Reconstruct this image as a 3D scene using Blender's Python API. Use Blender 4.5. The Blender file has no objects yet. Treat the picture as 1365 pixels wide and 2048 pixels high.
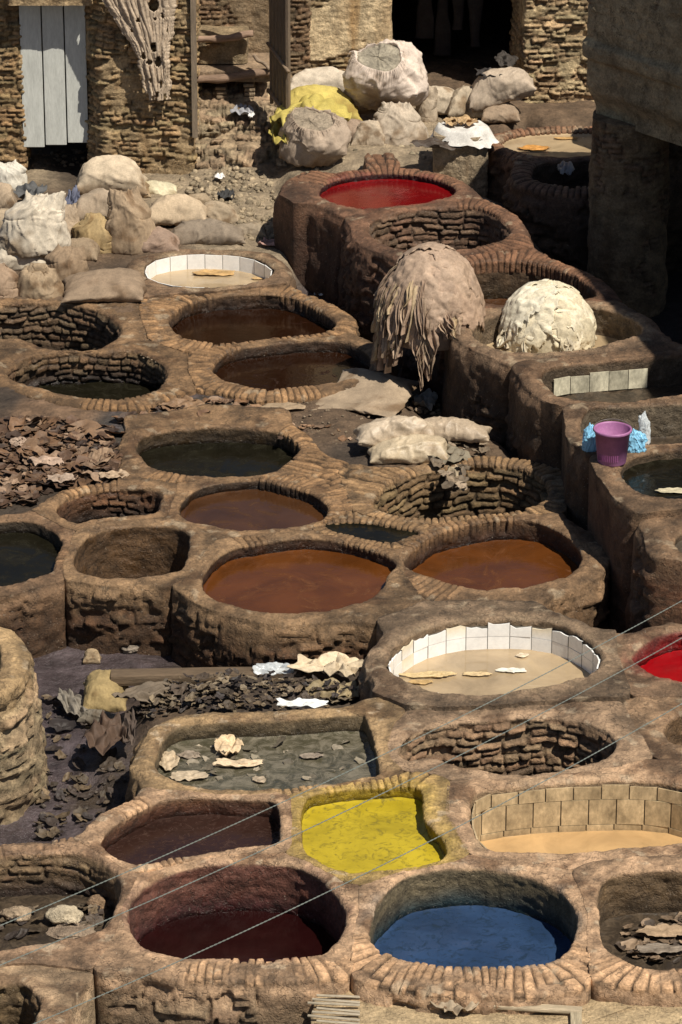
import bpy, math, random
import numpy as np
from mathutils import Vector
R = math.radians
# ------------------------------------------------------------------ camera, world, sun
SC = bpy.context.scene
COL = SC.collection
CH, PITCH, FPX = 13.6, 23.1, 8000.0
cd = bpy.data.cameras.new('camera'); cam = bpy.data.objects.new('camera', cd); COL.objects.link(cam)
cam.location = (0, 0, CH); cam.rotation_euler = (R(90 - PITCH), 0, 0)
cd.sensor_fit = 'VERTICAL'; cd.sensor_height = 24; cd.lens = 24 * FPX / 2048; cd.clip_end = 500
SC.camera = cam
SUN = Vector((0.36, -0.40, 0.85)).normalized()
sl = bpy.data.lights.new('sun', 'SUN'); so = bpy.data.objects.new('sun', sl); COL.objects.link(so)
sl.energy = 5.0; sl.angle = R(0.5); sl.color = (1, 0.93, 0.81)
so.rotation_euler = (-SUN).to_track_quat('-Z', 'Y').to_euler(); so.location = (5, 10, 30)
W = bpy.data.worlds.new('World'); SC.world = W; W.use_nodes = True
nt = W.node_tree; bg = nt.nodes['Background']; sky = nt.nodes.new('ShaderNodeTexSky')
sky.sky_type = 'NISHITA'; sky.sun_disc = False
sky.sun_elevation = math.asin(SUN.z); sky.sun_rotation = math.atan2(SUN.x, SUN.y)
nt.links.new(sky.outputs[0], bg.inputs[0]); bg.inputs[1].default_value = 0.05
SC.view_settings.view_transform = 'Standard'; SC.view_settings.look = 'None'
SC.view_settings.exposure = 0.22; SC.view_settings.gamma = 1
SC.render.resolution_x = 682; SC.render.resolution_y = 1024
# ------------------------------------------------------------------ projection of picture points to real planes
cp, sp = math.cos(R(PITCH)), math.sin(R(PITCH))
def ray(px, py):
    u = (px - 682.5) / FPX; v = (1024 - py) / FPX
    return (u, cp + v * sp, -sp + v * cp)
def at(px, py, z=0.0):
    d = ray(px, py); t = (z - CH) / d[2]
    return np.array([d[0] * t, d[1] * t, z])
def atY(px, py, Y):
    d = ray(px, py); t = Y / d[1]
    return np.array([d[0] * t, Y, CH + d[2] * t])
def ppm(py, z=0.0):
    d = ray(682, py); return FPX / ((z - CH) / d[2])
# ------------------------------------------------------------------ noise
rng = np.random.RandomState(7)
PERM = rng.permutation(256); PERM = np.concatenate([PERM, PERM, PERM]).astype(np.int32)
GR = rng.normal(size=(256, 3)); GR /= np.linalg.norm(GR, axis=1)[:, None]
def pn(x, y, z):
    x, y, z = np.broadcast_arrays(np.asarray(x, float), np.asarray(y, float), np.asarray(z, float))
    xi = np.floor(x).astype(np.int64); yi = np.floor(y).astype(np.int64); zi = np.floor(z).astype(np.int64)
    fx, fy, fz = x - xi, y - yi, z - zi
    u = fx * fx * (3 - 2 * fx); v = fy * fy * (3 - 2 * fy); w = fz * fz * (3 - 2 * fz)
    xi &= 255; yi &= 255; zi &= 255
    def g(a, b, c):
        h = PERM[PERM[PERM[(xi + a) & 255] + ((yi + b) & 255)] + ((zi + c) & 255)]
        q = GR[h]; return q[..., 0] * (fx - a) + q[..., 1] * (fy - b) + q[..., 2] * (fz - c)
    x00 = g(0, 0, 0) * (1 - u) + g(1, 0, 0) * u; x10 = g(0, 1, 0) * (1 - u) + g(1, 1, 0) * u
    x01 = g(0, 0, 1) * (1 - u) + g(1, 0, 1) * u; x11 = g(0, 1, 1) * (1 - u) + g(1, 1, 1) * u
    return ((x00 * (1 - v) + x10 * v) * (1 - w) + (x01 * (1 - v) + x11 * v) * w) * 1.6
def fbm(P, s, o=3, seed=0.0):
    t = 0; a = 1.0; n = 0
    for k in range(o):
        t = t + a * pn(P[..., 0] * s + seed, P[..., 1] * s - seed, P[..., 2] * s + seed * .37); n += a; a *= .5; s *= 2.03
    return t / n
def rnd(a, b=0.0, c=0.0):
    v = np.sin(np.asarray(a) * 127.1 + np.asarray(b) * 311.7 + c * 74.7) * 43758.5453
    return v - np.floor(v)
def ss(a, b, x):
    t = np.clip((x - a) / (b - a), 0, 1); return t * t * (3 - 2 * t)
def mixc(a, b, m):
    return np.asarray(a) * (1 - m[..., None]) + np.asarray(b) * m[..., None]
# ------------------------------------------------------------------ mesh helpers
def link(o, parent=None):
    COL.objects.link(o)
    if parent is not None: o.parent = parent
    return o
def raw_mesh(name, V, F4, cols=None, mat=None, parent=None, smooth=True, F3=None):
    V = np.asarray(V, float).reshape(-1, 3)
    me = bpy.data.meshes.new(name); n = len(V)
    me.vertices.add(n); me.vertices.foreach_set('co', V.ravel())
    F4 = np.asarray(F4, np.int32).reshape(-1, 4)
    F3 = np.zeros((0, 3), np.int32) if F3 is None else np.asarray(F3, np.int32).reshape(-1, 3)
    nl = len(F4) * 4 + len(F3) * 3
    me.loops.add(nl); me.loops.foreach_set('vertex_index', np.concatenate([F4.ravel(), F3.ravel()]))
    me.polygons.add(len(F4) + len(F3))
    st = np.concatenate([np.arange(len(F4)) * 4, len(F4) * 4 + np.arange(len(F3)) * 3]).astype(np.int32)
    me.polygons.foreach_set('loop_start', st)
    me.update(calc_edges=True); me.validate()
    me.polygons.foreach_set('use_smooth', np.full(len(me.polygons), smooth))
    if cols is not None:
        c = np.ones((n, 4)); cc = np.asarray(cols).reshape(-1, np.asarray(cols).shape[-1]); c[:, :cc.shape[1]] = cc
        a = me.color_attributes.new('col', 'FLOAT_COLOR', 'POINT'); a.data.foreach_set('color', c.ravel())
    if mat: me.materials.append(mat)
    o = bpy.data.objects.new(name, me); return link(o, parent)
def grid_faces(n, m, closed, off=0, flip=False):
    nn = n if closed else n - 1
    i = np.arange(nn)[:, None]; j = np.arange(m - 1)[None]; i2 = (i + 1) % n
    f = np.stack([i * m + j, i2 * m + j, i2 * m + j + 1, i * m + j + 1], -1).reshape(-1, 4) + off
    return f[:, ::-1] if flip else f
def grid_obj(name, P, closed, cols, mat, parent=None, smooth=True, flip=False):
    return raw_mesh(name, P, grid_faces(P.shape[0], P.shape[1], closed, 0, flip), cols, mat, parent, smooth)
def empty(name, loc):
    o = bpy.data.objects.new(name, None); COL.objects.link(o); o.empty_display_size = .1
    o.location = [float(v) for v in loc]; return o
def tag(o, label, cat, group=None):
    o['label'] = label; o['category'] = cat
    if group: o['group'] = group
    return o
def setp(o, parent, loc):
    # child built in world coordinates: shift so that the thing's base is its origin
    o.parent = parent; o.location = [-float(v) for v in loc]; return o
def struct(o, kind='structure'):
    o['kind'] = kind; return o
class MB:
    def __init__(s): s.V = []; s.F = []; s.C = []; s.n = 0
    def add(s, V, F, c=None):
        V = np.asarray(V, float).reshape(-1, 3); s.V.append(V); s.F.append(np.asarray(F).reshape(-1, 4) + s.n)
        if c is None: c = (1, 1, 1, 0)
        c = np.asarray(c, float)
        if c.ndim == 1: c = np.tile(c, (len(V), 1))
        c = c.reshape(-1, c.shape[-1])
        if c.shape[1] == 3: c = np.hstack([c, np.zeros((len(c), 1))])
        s.C.append(c); s.n += len(V); return s
    def grid(s, P, closed=False, c=None, flip=False):
        return s.add(P, grid_faces(P.shape[0], P.shape[1], closed, 0, flip), c)
    def box(s, c, size, rot=None, col=None, ax=None):
        h = np.array(size) / 2; V = np.array([[x, y, z] for x in (-1, 1) for y in (-1, 1) for z in (-1, 1)]) * h
        if ax is not None: V = V @ np.array(ax)
        if rot is not None:
            a = rot; M = np.array([[math.cos(a), math.sin(a), 0], [-math.sin(a), math.cos(a), 0], [0, 0, 1]]); V = V @ M
        V = V + np.array(c)
        F = [[0, 1, 3, 2], [4, 6, 7, 5], [0, 4, 5, 1], [2, 3, 7, 6], [0, 2, 6, 4], [1, 5, 7, 3]]
        return s.add(V, F, col)
    def tube(s, pts, r, n=10, col=None, cap=True, wob=0.0, seed=0):
        pts = np.asarray(pts, float); r = np.broadcast_to(r, (len(pts),)).copy()
        T = np.gradient(pts, axis=0); T /= np.linalg.norm(T, axis=1)[:, None]
        up = np.array([0, 0, 1.0]) if abs(T[0][2]) < .9 else np.array([1.0, 0, 0])
        A = np.cross(T, up); A /= np.linalg.norm(A, axis=1)[:, None]; B = np.cross(T, A)
        if cap:
            pts = np.concatenate([pts[:1], pts, pts[-1:]]); A = np.concatenate([A[:1], A, A[-1:]]); B = np.concatenate([B[:1], B, B[-1:]])
            r = np.concatenate([[1e-4], r, [1e-4]])
        th = np.arange(n) * 2 * math.pi / n
        P = pts[None] + (np.cos(th)[:, None, None] * A[None] + np.sin(th)[:, None, None] * B[None]) * r[None, :, None]
        if wob: P = P + wob * fbm(P, 6, 2, seed)[..., None]
        return s.grid(P, True, col)
    def build(s, name, mat, parent=None, smooth=False):
        return raw_mesh(name, np.concatenate(s.V), np.concatenate(s.F), np.concatenate(s.C), mat, parent, smooth)
# ------------------------------------------------------------------ materials
def nodes(name):
    m = bpy.data.materials.new(name); m.use_nodes = True; n = m.node_tree; b = n.nodes['Principled BSDF']
    return m, n, b
def N(n, t, **k):
    x = n.nodes.new(t)
    for a, v in k.items(): setattr(x, a, v)
    return x
def noise(n, scale, detail=4, rough=.6, vec=None, dist=0):
    x = N(n, 'ShaderNodeTexNoise'); x.inputs['Scale'].default_value = scale; x.inputs['Detail'].default_value = detail
    x.inputs['Roughness'].default_value = rough; x.inputs['Distortion'].default_value = dist
    if vec is not None: n.links.new(vec, x.inputs['Vector'])
    return x
def ramp(n, src, a, b, ca=(0, 0, 0, 1), cb=(1, 1, 1, 1)):
    r = N(n, 'ShaderNodeValToRGB'); r.color_ramp.elements[0].position = a; r.color_ramp.elements[1].position = b
    r.color_ramp.elements[0].color = ca; r.color_ramp.elements[1].color = cb; n.links.new(src, r.inputs[0]); return r
def mix(n, a, b, f, mode='MIX'):
    x = N(n, 'ShaderNodeMix', data_type='RGBA', blend_type=mode)
    for s, v in ((x.inputs[6], a), (x.inputs[7], b), (x.inputs[0], f)):
        if isinstance(v, (int, float)): s.default_value = v
        elif isinstance(v, tuple): s.default_value = v if len(v) == 4 else v + (1,)
        else: n.links.new(v, s)
    return x.outputs[2]
def bump(n, b, h, strength, dist, prev=None):
    x = N(n, 'ShaderNodeBump'); x.inputs['Strength'].default_value = strength; x.inputs['Distance'].default_value = dist
    n.links.new(h, x.inputs['Height'])
    if prev is not None: n.links.new(prev, x.inputs['Normal'])
    n.links.new(x.outputs[0], b.inputs['Normal']); return x.outputs[0]
def attr_mat(name, r0=.9, r1=.25, var=.35, s1=7, s2=45, bs=.6, bd=.012, bscale=55, crack=0.0, speck=0.0, weave=0, stretch=None):
    m, n, b = nodes(name)
    at_ = N(n, 'ShaderNodeAttribute', attribute_name='col'); tc = N(n, 'ShaderNodeTexCoord'); vec = tc.outputs['Object']
    if stretch:
        mp = N(n, 'ShaderNodeMapping'); mp.inputs['Scale'].default_value = stretch; n.links.new(vec, mp.inputs[0]); vs = mp.outputs[0]
    else: vs = vec
    a = noise(n, s1, 6, .65, vs); c = noise(n, s2, 5, .7, vs)
    ra = ramp(n, a.outputs[0], .3, .7, (1 - var,) * 3 + (1,), (1 + var * .7,) * 3 + (1,))
    rc = ramp(n, c.outputs[0], .3, .7, (1 - var * .8,) * 3 + (1,), (1 + var * .6,) * 3 + (1,))
    col = mix(n, at_.outputs['Color'], ra.outputs[0], 1.0, 'MULTIPLY'); col = mix(n, col, rc.outputs[0], 1.0, 'MULTIPLY')
    if speck:
        sn = noise(n, 70, 3, .5, vec); sr = ramp(n, sn.outputs[0], .66, .72)
        ml = N(n, 'ShaderNodeMath', operation='MULTIPLY'); n.links.new(sr.outputs[0], ml.inputs[0]); ml.inputs[1].default_value = speck
        col = mix(n, col, (.55, .48, .38), ml.outputs[0])
    n.links.new(col, b.inputs['Base Color'])
    rr = N(n, 'ShaderNodeMapRange'); n.links.new(at_.outputs['Alpha'], rr.inputs[0]); rr.inputs[3].default_value = r0; rr.inputs[4].default_value = r1
    n.links.new(rr.outputs[0], b.inputs['Roughness'])
    b.inputs['Specular IOR Level'].default_value = .4
    h = noise(n, bscale, 8, .7, vs); pr = bump(n, b, h.outputs[0], bs, bd)
    h2 = noise(n, 14, 4, .6, vs); pr = bump(n, b, h2.outputs[0], bs * .7, bd * 2.5, pr)
    if crack:
        v = N(n, 'ShaderNodeTexVoronoi', feature='DISTANCE_TO_EDGE'); v.inputs['Scale'].default_value = 5
        dn = noise(n, 9, 3, .6, vec); av = N(n, 'ShaderNodeVectorMath', operation='MULTIPLY_ADD')
        n.links.new(dn.outputs['Color'], av.inputs[0]); av.inputs[1].default_value = (.25, .25, .25); n.links.new(vec, av.inputs[2])
        n.links.new(av.outputs[0], v.inputs['Vector'])
        cr = ramp(n, v.outputs['Distance'], 0.0, .03); pr = bump(n, b, cr.outputs[0], crack, .012, pr)
        gate = ramp(n, noise(n, 1.7, 3, .5, vec).outputs[0], .45, .6); inv = N(n, 'ShaderNodeMath', operation='SUBTRACT'); inv.inputs[0].default_value = 1; n.links.new(cr.outputs[0], inv.inputs[1])
        mm = N(n, 'ShaderNodeMath', operation='MULTIPLY'); n.links.new(inv.outputs[0], mm.inputs[0]); n.links.new(gate.outputs[0], mm.inputs[1])
        m2 = N(n, 'ShaderNodeMath', operation='MULTIPLY'); n.links.new(mm.outputs[0], m2.inputs[0]); m2.inputs[1].default_value = .55
        n.links.new(mix(n, col, (.03, .02, .013), m2.outputs[0]), b.inputs['Base Color'])
    if weave:
        wv = N(n, 'ShaderNodeTexWave'); wv.inputs['Scale'].default_value = weave; wv.inputs['Distortion'].default_value = 2
        n.links.new(vec, wv.inputs[0]); bump(n, b, wv.outputs[0], .25, .004, pr)
    return m
M_MAS = attr_mat('weathered_masonry', crack=.5, speck=.3, var=.5, bs=.8, bd=.014)
M_GND = attr_mat('earth', var=.45, s1=5, s2=30, bs=.8, bd=.02, r1=.15)
M_CLOTH = attr_mat('sackcloth', var=.25, s1=9, s2=60, bs=.35, bd=.006, bscale=90, weave=90)
M_PLAST = attr_mat('plastic_sack', r0=.5, r1=.25, var=.25, s1=9, s2=50, bs=.35, bd=.006, bscale=60)
M_HIDE = attr_mat('leather', r0=.75, r1=.3, var=.3, s1=8, s2=40, bs=.5, bd=.008, bscale=45)
M_WOOD = attr_mat('old_wood', var=.35, s1=4, s2=18, bs=.6, bd=.006, bscale=20, stretch=(1, 8, 8))
M_WOODV = attr_mat('old_wood_upright', var=.3, s1=4, s2=18, bs=.5, bd=.005, bscale=20, stretch=(8, 8, 1))
M_PAINT = attr_mat('painted_wood', var=.16, s1=3, s2=14, bs=.3, bd=.003, bscale=20, stretch=(5, 5, 1), r0=.6)
M_SMOOTH = attr_mat('plain_plastic', r0=.5, r1=.2, var=.16, s1=9, s2=40, bs=.1, bd=.002, speck=.25)
M_TILE = attr_mat('glazed_tile', r0=.3, r1=.12, var=.10, s1=6, s2=30, bs=.06, bd=.003)
M_STAIN = attr_mat('stained_tile', r0=.45, r1=.2, var=.42, s1=5, s2=16, bs=.1, bd=.003, stretch=(1.6, 1.6, 1))
def film_mat(name, col, alpha):
    m, n, b = nodes(name); b.inputs['Base Color'].default_value = col + (1,); b.inputs['Roughness'].default_value = .18
    b.inputs['Alpha'].default_value = alpha; tc = N(n, 'ShaderNodeTexCoord'); h = noise(n, 30, 4, .6, tc.outputs['Object']); bump(n, b, h.outputs[0], .4, .01)
    return m
M_FILM = film_mat('thin_plastic_film', (.75, .8, .82), .55)
M_BLUEBAG = film_mat('blue_plastic_bag', (.25, .55, .78), .9)
def liquid_mat(name, col, scum=None, amt=(.55, .7), rough=.08, scale=5, spec=.28, rip=.15):
    m, n, b = nodes(name); tc = N(n, 'ShaderNodeTexCoord'); v = tc.outputs['Object']
    a = noise(n, 2.2, 5, .6, v, .6); c0 = mix(n, tuple(x * .78 for x in col), tuple(min(1, x * 1.22) for x in col), ramp(n, a.outputs[0], .35, .65).outputs[0])
    r = None
    if scum:
        s = noise(n, scale, 8, .72, v, 1.2); r = ramp(n, s.outputs[0], *amt); c0 = mix(n, c0, scum, r.outputs[0])
        mr = N(n, 'ShaderNodeMapRange'); n.links.new(r.outputs[0], mr.inputs[0]); mr.inputs[3].default_value = rough; mr.inputs[4].default_value = .5
        n.links.new(mr.outputs[0], b.inputs['Roughness'])
    else: b.inputs['Roughness'].default_value = rough
    n.links.new(c0, b.inputs['Base Color']); b.inputs['Specular IOR Level'].default_value = spec
    h = noise(n, 18, 3, .6, v, .4); pr = bump(n, b, h.outputs[0], rip, .01)
    if r is not None: bump(n, b, r.outputs[0], .3, .006, pr)
    return m
LIQ = dict(
    maroon=liquid_mat('maroon_dye', (.012, .0025, .0025), (.03, .009, .006), (.72, .8), .1, 9),
    blue=liquid_mat('blue_dye', (.022, .046, .102), (.012, .025, .045), (.52, .66), .12, 12),
    yellow=liquid_mat('yellow_dye', (.39, .295, .018), (.19, .15, .02), (.52, .64), .3, 11, rip=.3),
    brown=liquid_mat('brown_scummed_dye', (.024, .011, .008), (.07, .04, .03), (.5, .75), .15, 16),
    murk=liquid_mat('murky_rinse_water', (.055, .05, .03), (.19, .165, .12), (.42, .66), .06, 7, rip=.8, spec=.6),
    cream=liquid_mat('milky_bath', (.37, .275, .165), (.42, .32, .20), (.5, .8), .04, 2.2, rip=.05, spec=.6),
    ochre=liquid_mat('ochre_bath', (.44, .28, .13), None, rough=.06, rip=.05, spec=.5),
    orange=liquid_mat('orange_tan_dye', (.085, .027, .006), (.14, .055, .02), (.55, .75), .09, 3),
    tan=liquid_mat('dark_tan_dye', (.052, .022, .009), (.09, .045, .02), (.55, .75), .07, 3),
    rust=liquid_mat('dark_rust_dye', (.014, .005, .002), (.035, .012, .006), (.6, .75), .06, 3),
    black=liquid_mat('black_water', (.008, .007, .004), (.02, .018, .011), (.5, .7), .08, 5, spec=.1),
    red=liquid_mat('red_dye', (.125, .003, .004), (.17, .010, .008), (.6, .8), .1, 6),
    redshade=liquid_mat('bright_red_dye', (.25, .003, .006), None, rough=.1),
    mud=liquid_mat('wet_black_mud', (.035, .026, .018), (.09, .065, .042), (.45, .65), .4, 9, rip=1.0, spec=.3),
)
# ------------------------------------------------------------------ surface styles for masonry walls
def courses(u, v, P, seed, rh=.058, bl=.2, plaster=.4, bcol=(.2, .13, .08), pcol=(.25, .18, .11), amp=.02, miss=.08, pth=.012):
    wu = fbm(P, 2.2, 2, seed + 3) * .10; wv = fbm(P, 1.8, 2, seed + 9) * .09 + fbm(P, 7, 3, seed) * .03
    vv = (v + wv) / rh; row = np.floor(vv); fv = vv - row
    bl_ = bl * (.55 + .9 * rnd(row, 1, seed)); uu = (u + wu) / bl_ + rnd(row, 2, seed) * 7; bk = np.floor(uu); fu = uu - bk
    e = np.minimum(ss(0, .15, fv) * ss(0, .3, 1 - fv), ss(0, .1, fu) * ss(0, .1, 1 - fu)) * (1 + .3 * fbm(P, 14, 2, seed + 2))
    h = rnd(row, bk, seed); gone = (rnd(row, bk, seed + 5) < miss)
    d = e * (.018 + amp * h) * np.where(gone, -.3, 1) - .012
    tint = .7 + .6 * rnd(row, bk, seed + 2)
    c = np.asarray(bcol)[None] * (tint * (.45 + .55 * e))[..., None]
    c[..., 0] *= 1 + .15 * (rnd(row, bk, seed + 8) - .5)
    pm = fbm(P, 1.6, 4, seed + 20) + .35 * fbm(P, 7, 3, seed + 21); th = (0.5 - plaster) * .9
    m = ss(th - .03, th + .05, pm)
    pd = pth + .020 * fbm(P, 6, 4, seed + 1) + .004 + .2 * d
    return d * (1 - m) + pd * m, mixc(c, np.asarray(pcol) * (1 + .25 * fbm(P, 3, 3, seed + 4))[..., None], m)
# ------------------------------------------------------------------ vats
def catmull(pts, step):
    p = np.asarray(pts); n = len(p); out = []
    for i in range(n):
        a, b, c, d = p[i - 1], p[i], p[(i + 1) % n], p[(i + 2) % n]
        t = np.linspace(0, 1, 24, endpoint=False)[:, None]
        out.append(.5 * ((2 * b) + (c - a) * t + (2 * a - 5 * b + 4 * c - d) * t ** 2 + (3 * b - a - 3 * c + d) * t ** 3))
    q = np.concatenate(out); q2 = np.vstack([q, q[:1]]); s = np.concatenate([[0], np.cumsum(np.linalg.norm(np.diff(q2, axis=0), axis=1))])
    L = s[-1]; k = max(24, int(L / step)); t = np.arange(k) * L / k
    return np.stack([np.interp(t, s, q2[:, 0]), np.interp(t, s, q2[:, 1])], 1), L
def csmooth(a, k):
    w = np.hanning(2 * k + 3)[1:-1]; w /= w.sum(); n = len(a); idx = (np.arange(n)[:, None] + np.arange(-k, k + 1)[None]) % n
    return (a[idx] * (w[:, None] if a.ndim == 2 else w)).sum(1) if a.ndim == 1 else np.einsum('nkc,k->nc', a[idx], w)
def inside(x, y, poly):
    r = np.zeros(x.shape, bool); n = len(poly); j = n - 1
    for i in range(n):
        xi, yi = poly[i]; xj, yj = poly[j]
        if yi != yj: r ^= ((yi > y) != (yj > y)) & (x < (xj - xi) * (y - yi) / (yj - yi) + xi)
        j = i
    return r
VATS = []
def V(label, pts, z=0, depth=.3, w=.2, fill=.55, wo=(), bricks=(), top=(.25, .165, .10), inn=(.10, .065, .04), out=(.12, .075, .045),
      style='plaster', liq=None, base=-1.3, group='round masonry dye vats', tile=None, pl=.5, lip=.028, bl=.2, wetin=.35, stain=None, name='dye_vat', wobble=.012):
    VATS.append(dict(locals()))
SAND = (.40, .285, .19); MID = (.285, .195, .12); RED = (.215, .13, .088); DK = (.17, .11, .07)
A = [(0, 360)]
# bottom cluster
V('large vat of dark maroon dye beside the blue vat', [(256,1836),(268,1790),(318,1752),(380,1731),(450,1723),(530,1722),(600,1733),(655,1766),(690,1815),(690,1850),(672,1882),(635,1905),(550,1914),(450,1913),(350,1908),(285,1886)],
  depth=.42, w=.30, fill=.6, bricks=[(235, 320)], top=SAND, inn=(.13,.06,.045), liq='maroon', stain=(.05,.016,.016), out=(.2,.15,.1), lip=.04)
V('vat of deep blue dye with a brick edge along its near side', [(738,1872),(745,1830),(762,1792),(805,1753),(850,1738),(923,1731),(1003,1736),(1073,1756),(1128,1786),(1152,1822),(1154,1856),(1142,1890),(1113,1918),(1060,1930),(983,1931),(898,1931),(845,1924),(793,1914),(757,1898)],
  depth=.34, w=.38, fill=.6, bricks=[(200, 330)], top=SAND, inn=(.13,.11,.07), liq='blue', stain=(.02,.035,.04), out=(.2,.15,.1), lip=.035)
V('square shallow vat brimming with bright yellow dye', [(606,1690),(603,1650),(608,1604),(640,1584),(740,1574),(825,1572),(850,1592),(853,1640),(880,1668),(894,1702),(868,1722),(800,1732),(740,1742),(690,1744),(640,1722)],
  depth=.12, w=.16, fill=.5, bricks=[(60, 120)], top=(.34,.25,.12), inn=(.28,.21,.04), liq='yellow', stain=(.25,.19,.03), wetin=.6)
V('vat of dark brown scummy liquid left of the yellow vat', [(202,1684),(232,1648),(285,1618),(330,1600),(400,1594),(480,1597),(543,1602),(560,1628),(562,1670),(556,1686),(520,1690),(455,1698),(395,1709),(330,1720),(275,1727),(226,1710)],
  depth=.16, w=.16, fill=.5, bricks=[(235, 262), (130, 165)], top=SAND, inn=(.14,.075,.04), liq='brown', stain=(.06,.025,.015))
V('wide shallow rectangular vat of murky rinse water with pale hides', [(314,1515),(330,1475),(362,1450),(450,1442),(600,1436),(712,1427),(735,1440),(750,1495),(758,1545),(720,1556),(650,1568),(560,1578),(450,1578),(380,1573),(335,1556),(312,1535)],
  depth=.16, w=.17, fill=.45, bricks=[(275, 300)], top=(.33,.24,.14), inn=(.17,.13,.08), liq='murk', stain=(.10,.08,.05))
V('large raised vat lined with clean white tiles', [(773,1322),(788,1295),(828,1266),(870,1250),(920,1239),(980,1236),(1050,1236),(1110,1245),(1152,1262),(1187,1284),(1203,1306),(1200,1326),(1180,1345),(1140,1361),(1080,1375),(1000,1386),(920,1385),(850,1373),(800,1352),(778,1337)],
  z=.04, depth=.27, w=.17, fill=.26, bricks=[], top=(.27,.205,.145), inn=(.25,.19,.13), liq='cream', tile='white', out=(.14,.09,.055), pl=.6, lip=.03)
V('deep empty pit of rough stones below the white tiled vat', [(795,1505),(808,1478),(850,1456),(930,1443),(1000,1437),(1080,1432),(1160,1442),(1212,1462),(1236,1488),(1212,1514),(1150,1533),(1080,1545),(1000,1545),(920,1531),(860,1516),(820,1522)],
  depth=.95, w=.2, fill=.7, top=(.3,.22,.15), inn=(.20,.14,.09), style='courses', pl=.12, bl=.15, wetin=.1, stain=(.03,.02,.015), name='masonry_pit')
V('vat lined with brown stained tiles holding ochre liquid', [(940,1625),(945,1590),(968,1575),(1015,1569),(1100,1562),(1200,1557),(1290,1558),(1350,1565),(1420,1590),(1440,1630),(1400,1670),(1330,1686),(1250,1696),(1150,1702),(1050,1702),(985,1698),(955,1675),(943,1650)],
  depth=.43, w=.22, fill=.75, top=SAND, inn=(.3,.22,.14), liq='ochre', tile='stained', lip=.05)
V('square sided pit holding wet scraps right of the blue vat', [(1196,1800),(1206,1762),(1250,1744),(1365,1740),(1480,1760),(1510,1850),(1460,1925),(1365,1935),(1290,1935),(1240,1915),(1206,1882),(1198,1840)],
  depth=.36, w=.25, fill=.7, bricks=[(230, 300)], top=SAND, inn=(.14,.10,.06), liq='mud', stain=(.07,.05,.03), name='masonry_pit')
V('vat of bright red dye cut by the right picture edge', [(1266,1312),(1288,1286),(1340,1262),(1450,1256),(1510,1300),(1480,1350),(1400,1364),(1350,1360),(1295,1340)],
  depth=.19, w=.16, fill=.7, top=(.27,.19,.13), inn=(.16,.055,.045), liq='redshade', style='courses', pl=.5, stain=(.2,.01,.015))
V('small pit cut off at the right edge below the red dye', [(1328,1466),(1338,1442),(1380,1424),(1450,1425),(1470,1455),(1440,1482),(1400,1492),(1350,1486)],
  depth=.6, w=.2, fill=.8, top=SAND, inn=(.2,.14,.09), name='masonry_pit')
V('pit of black muck and rocks at the lower left edge', [(-140,1800),(-100,1730),(0,1708),(100,1703),(180,1708),(225,1735),(242,1770),(236,1805),(216,1840),(190,1860),(120,1878),(50,1892),(-20,1902),(-110,1890)],
  depth=.35, w=.18, fill=.5, bricks=[(60, 130)], top=(.3,.21,.14), inn=(.16,.115,.07), style='courses', pl=.6, liq='mud', stain=(.03,.02,.015), name='masonry_pit')
V('narrow dark pit in the bottom left corner', [(-110,2050),(-60,1990),(0,1965),(50,1968),(78,2000),(70,2040),(45,2080),(-20,2110)],
  z=-.02, depth=.8, w=.22, fill=.5, top=(.36,.27,.18), inn=(.13,.095,.055), out=(.34,.27,.18), style='courses', pl=.4, stain=(.03,.02,.015), name='masonry_pit')
V('tall round stone tank with a sandy rim at the left edge', [(-130,1330),(-110,1290),(-60,1272),(-24,1275),(-2,1292),(3,1318),(-5,1345),(-38,1370),(-90,1375)],
  z=.45, depth=.4, w=.22, fill=.25, top=(.44,.33,.2), inn=(.12,.10,.06), out=(.46,.37,.25), style='courses', pl=.25, base=-1.1, name='stone_tank')
# middle cluster
V('vat of orange brown dye with rounded rim in the middle of the yard', [(405,1175),(412,1142),(455,1103),(530,1086),(600,1077),(660,1080),(730,1096),(778,1113),(794,1130),(778,1150),(764,1176),(740,1198),(680,1218),(600,1228),(540,1225),(480,1212),(430,1195)],
  depth=.12, w=.17, fill=.45, bricks=[(28, 62), (112, 128)], top=(.285,.2,.125), inn=(.12,.07,.04), liq='orange', stain=(.05,.025,.015), out=(.11,.065,.037), pl=.42)
V('vat of orange brown dye nearest the dark passage', [(808,1120),(838,1087),(890,1060),(960,1044),(1030,1038),(1090,1049),(1138,1074),(1163,1104),(1163,1122),(1150,1140),(1110,1158),(1050,1172),(1000,1177),(930,1172),(860,1155),(822,1137)],
  depth=.20, w=.22, fill=.42, bricks=[(75, 172), (215, 245)], top=(.275,.19,.12), inn=(.13,.08,.045), liq='orange', stain=(.05,.025,.015), out=(.13,.085,.05), style='vertical')
V('vat of brown liquid reflecting light between black vat and orange vat', [(360,1022),(368,1000),(395,977),(450,963),(520,959),(555,966),(610,982),(648,1003),(657,1020),(640,1040),(600,1052),(540,1060),(480,1062),(420,1050),(380,1038)],
  depth=.11, w=.15, fill=.6, bricks=[(325, 90)], top=MID, inn=(.10,.07,.045), liq='tan', stain=(.04,.025,.015), style='vertical')
V('vat of still black water with pale mortar rim', [(273,893),(288,872),(340,860),(430,854),(520,857),(572,869),(596,889),(597,905),(572,925),(540,940),(480,949),(400,951),(340,946),(300,932),(280,908)],
  depth=.17, w=.17, fill=.6, bricks=[(325, 40), (225, 250)], top=MID, inn=(.11,.08,.05), liq='black', stain=(.05,.035,.02), style='vertical')
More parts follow.
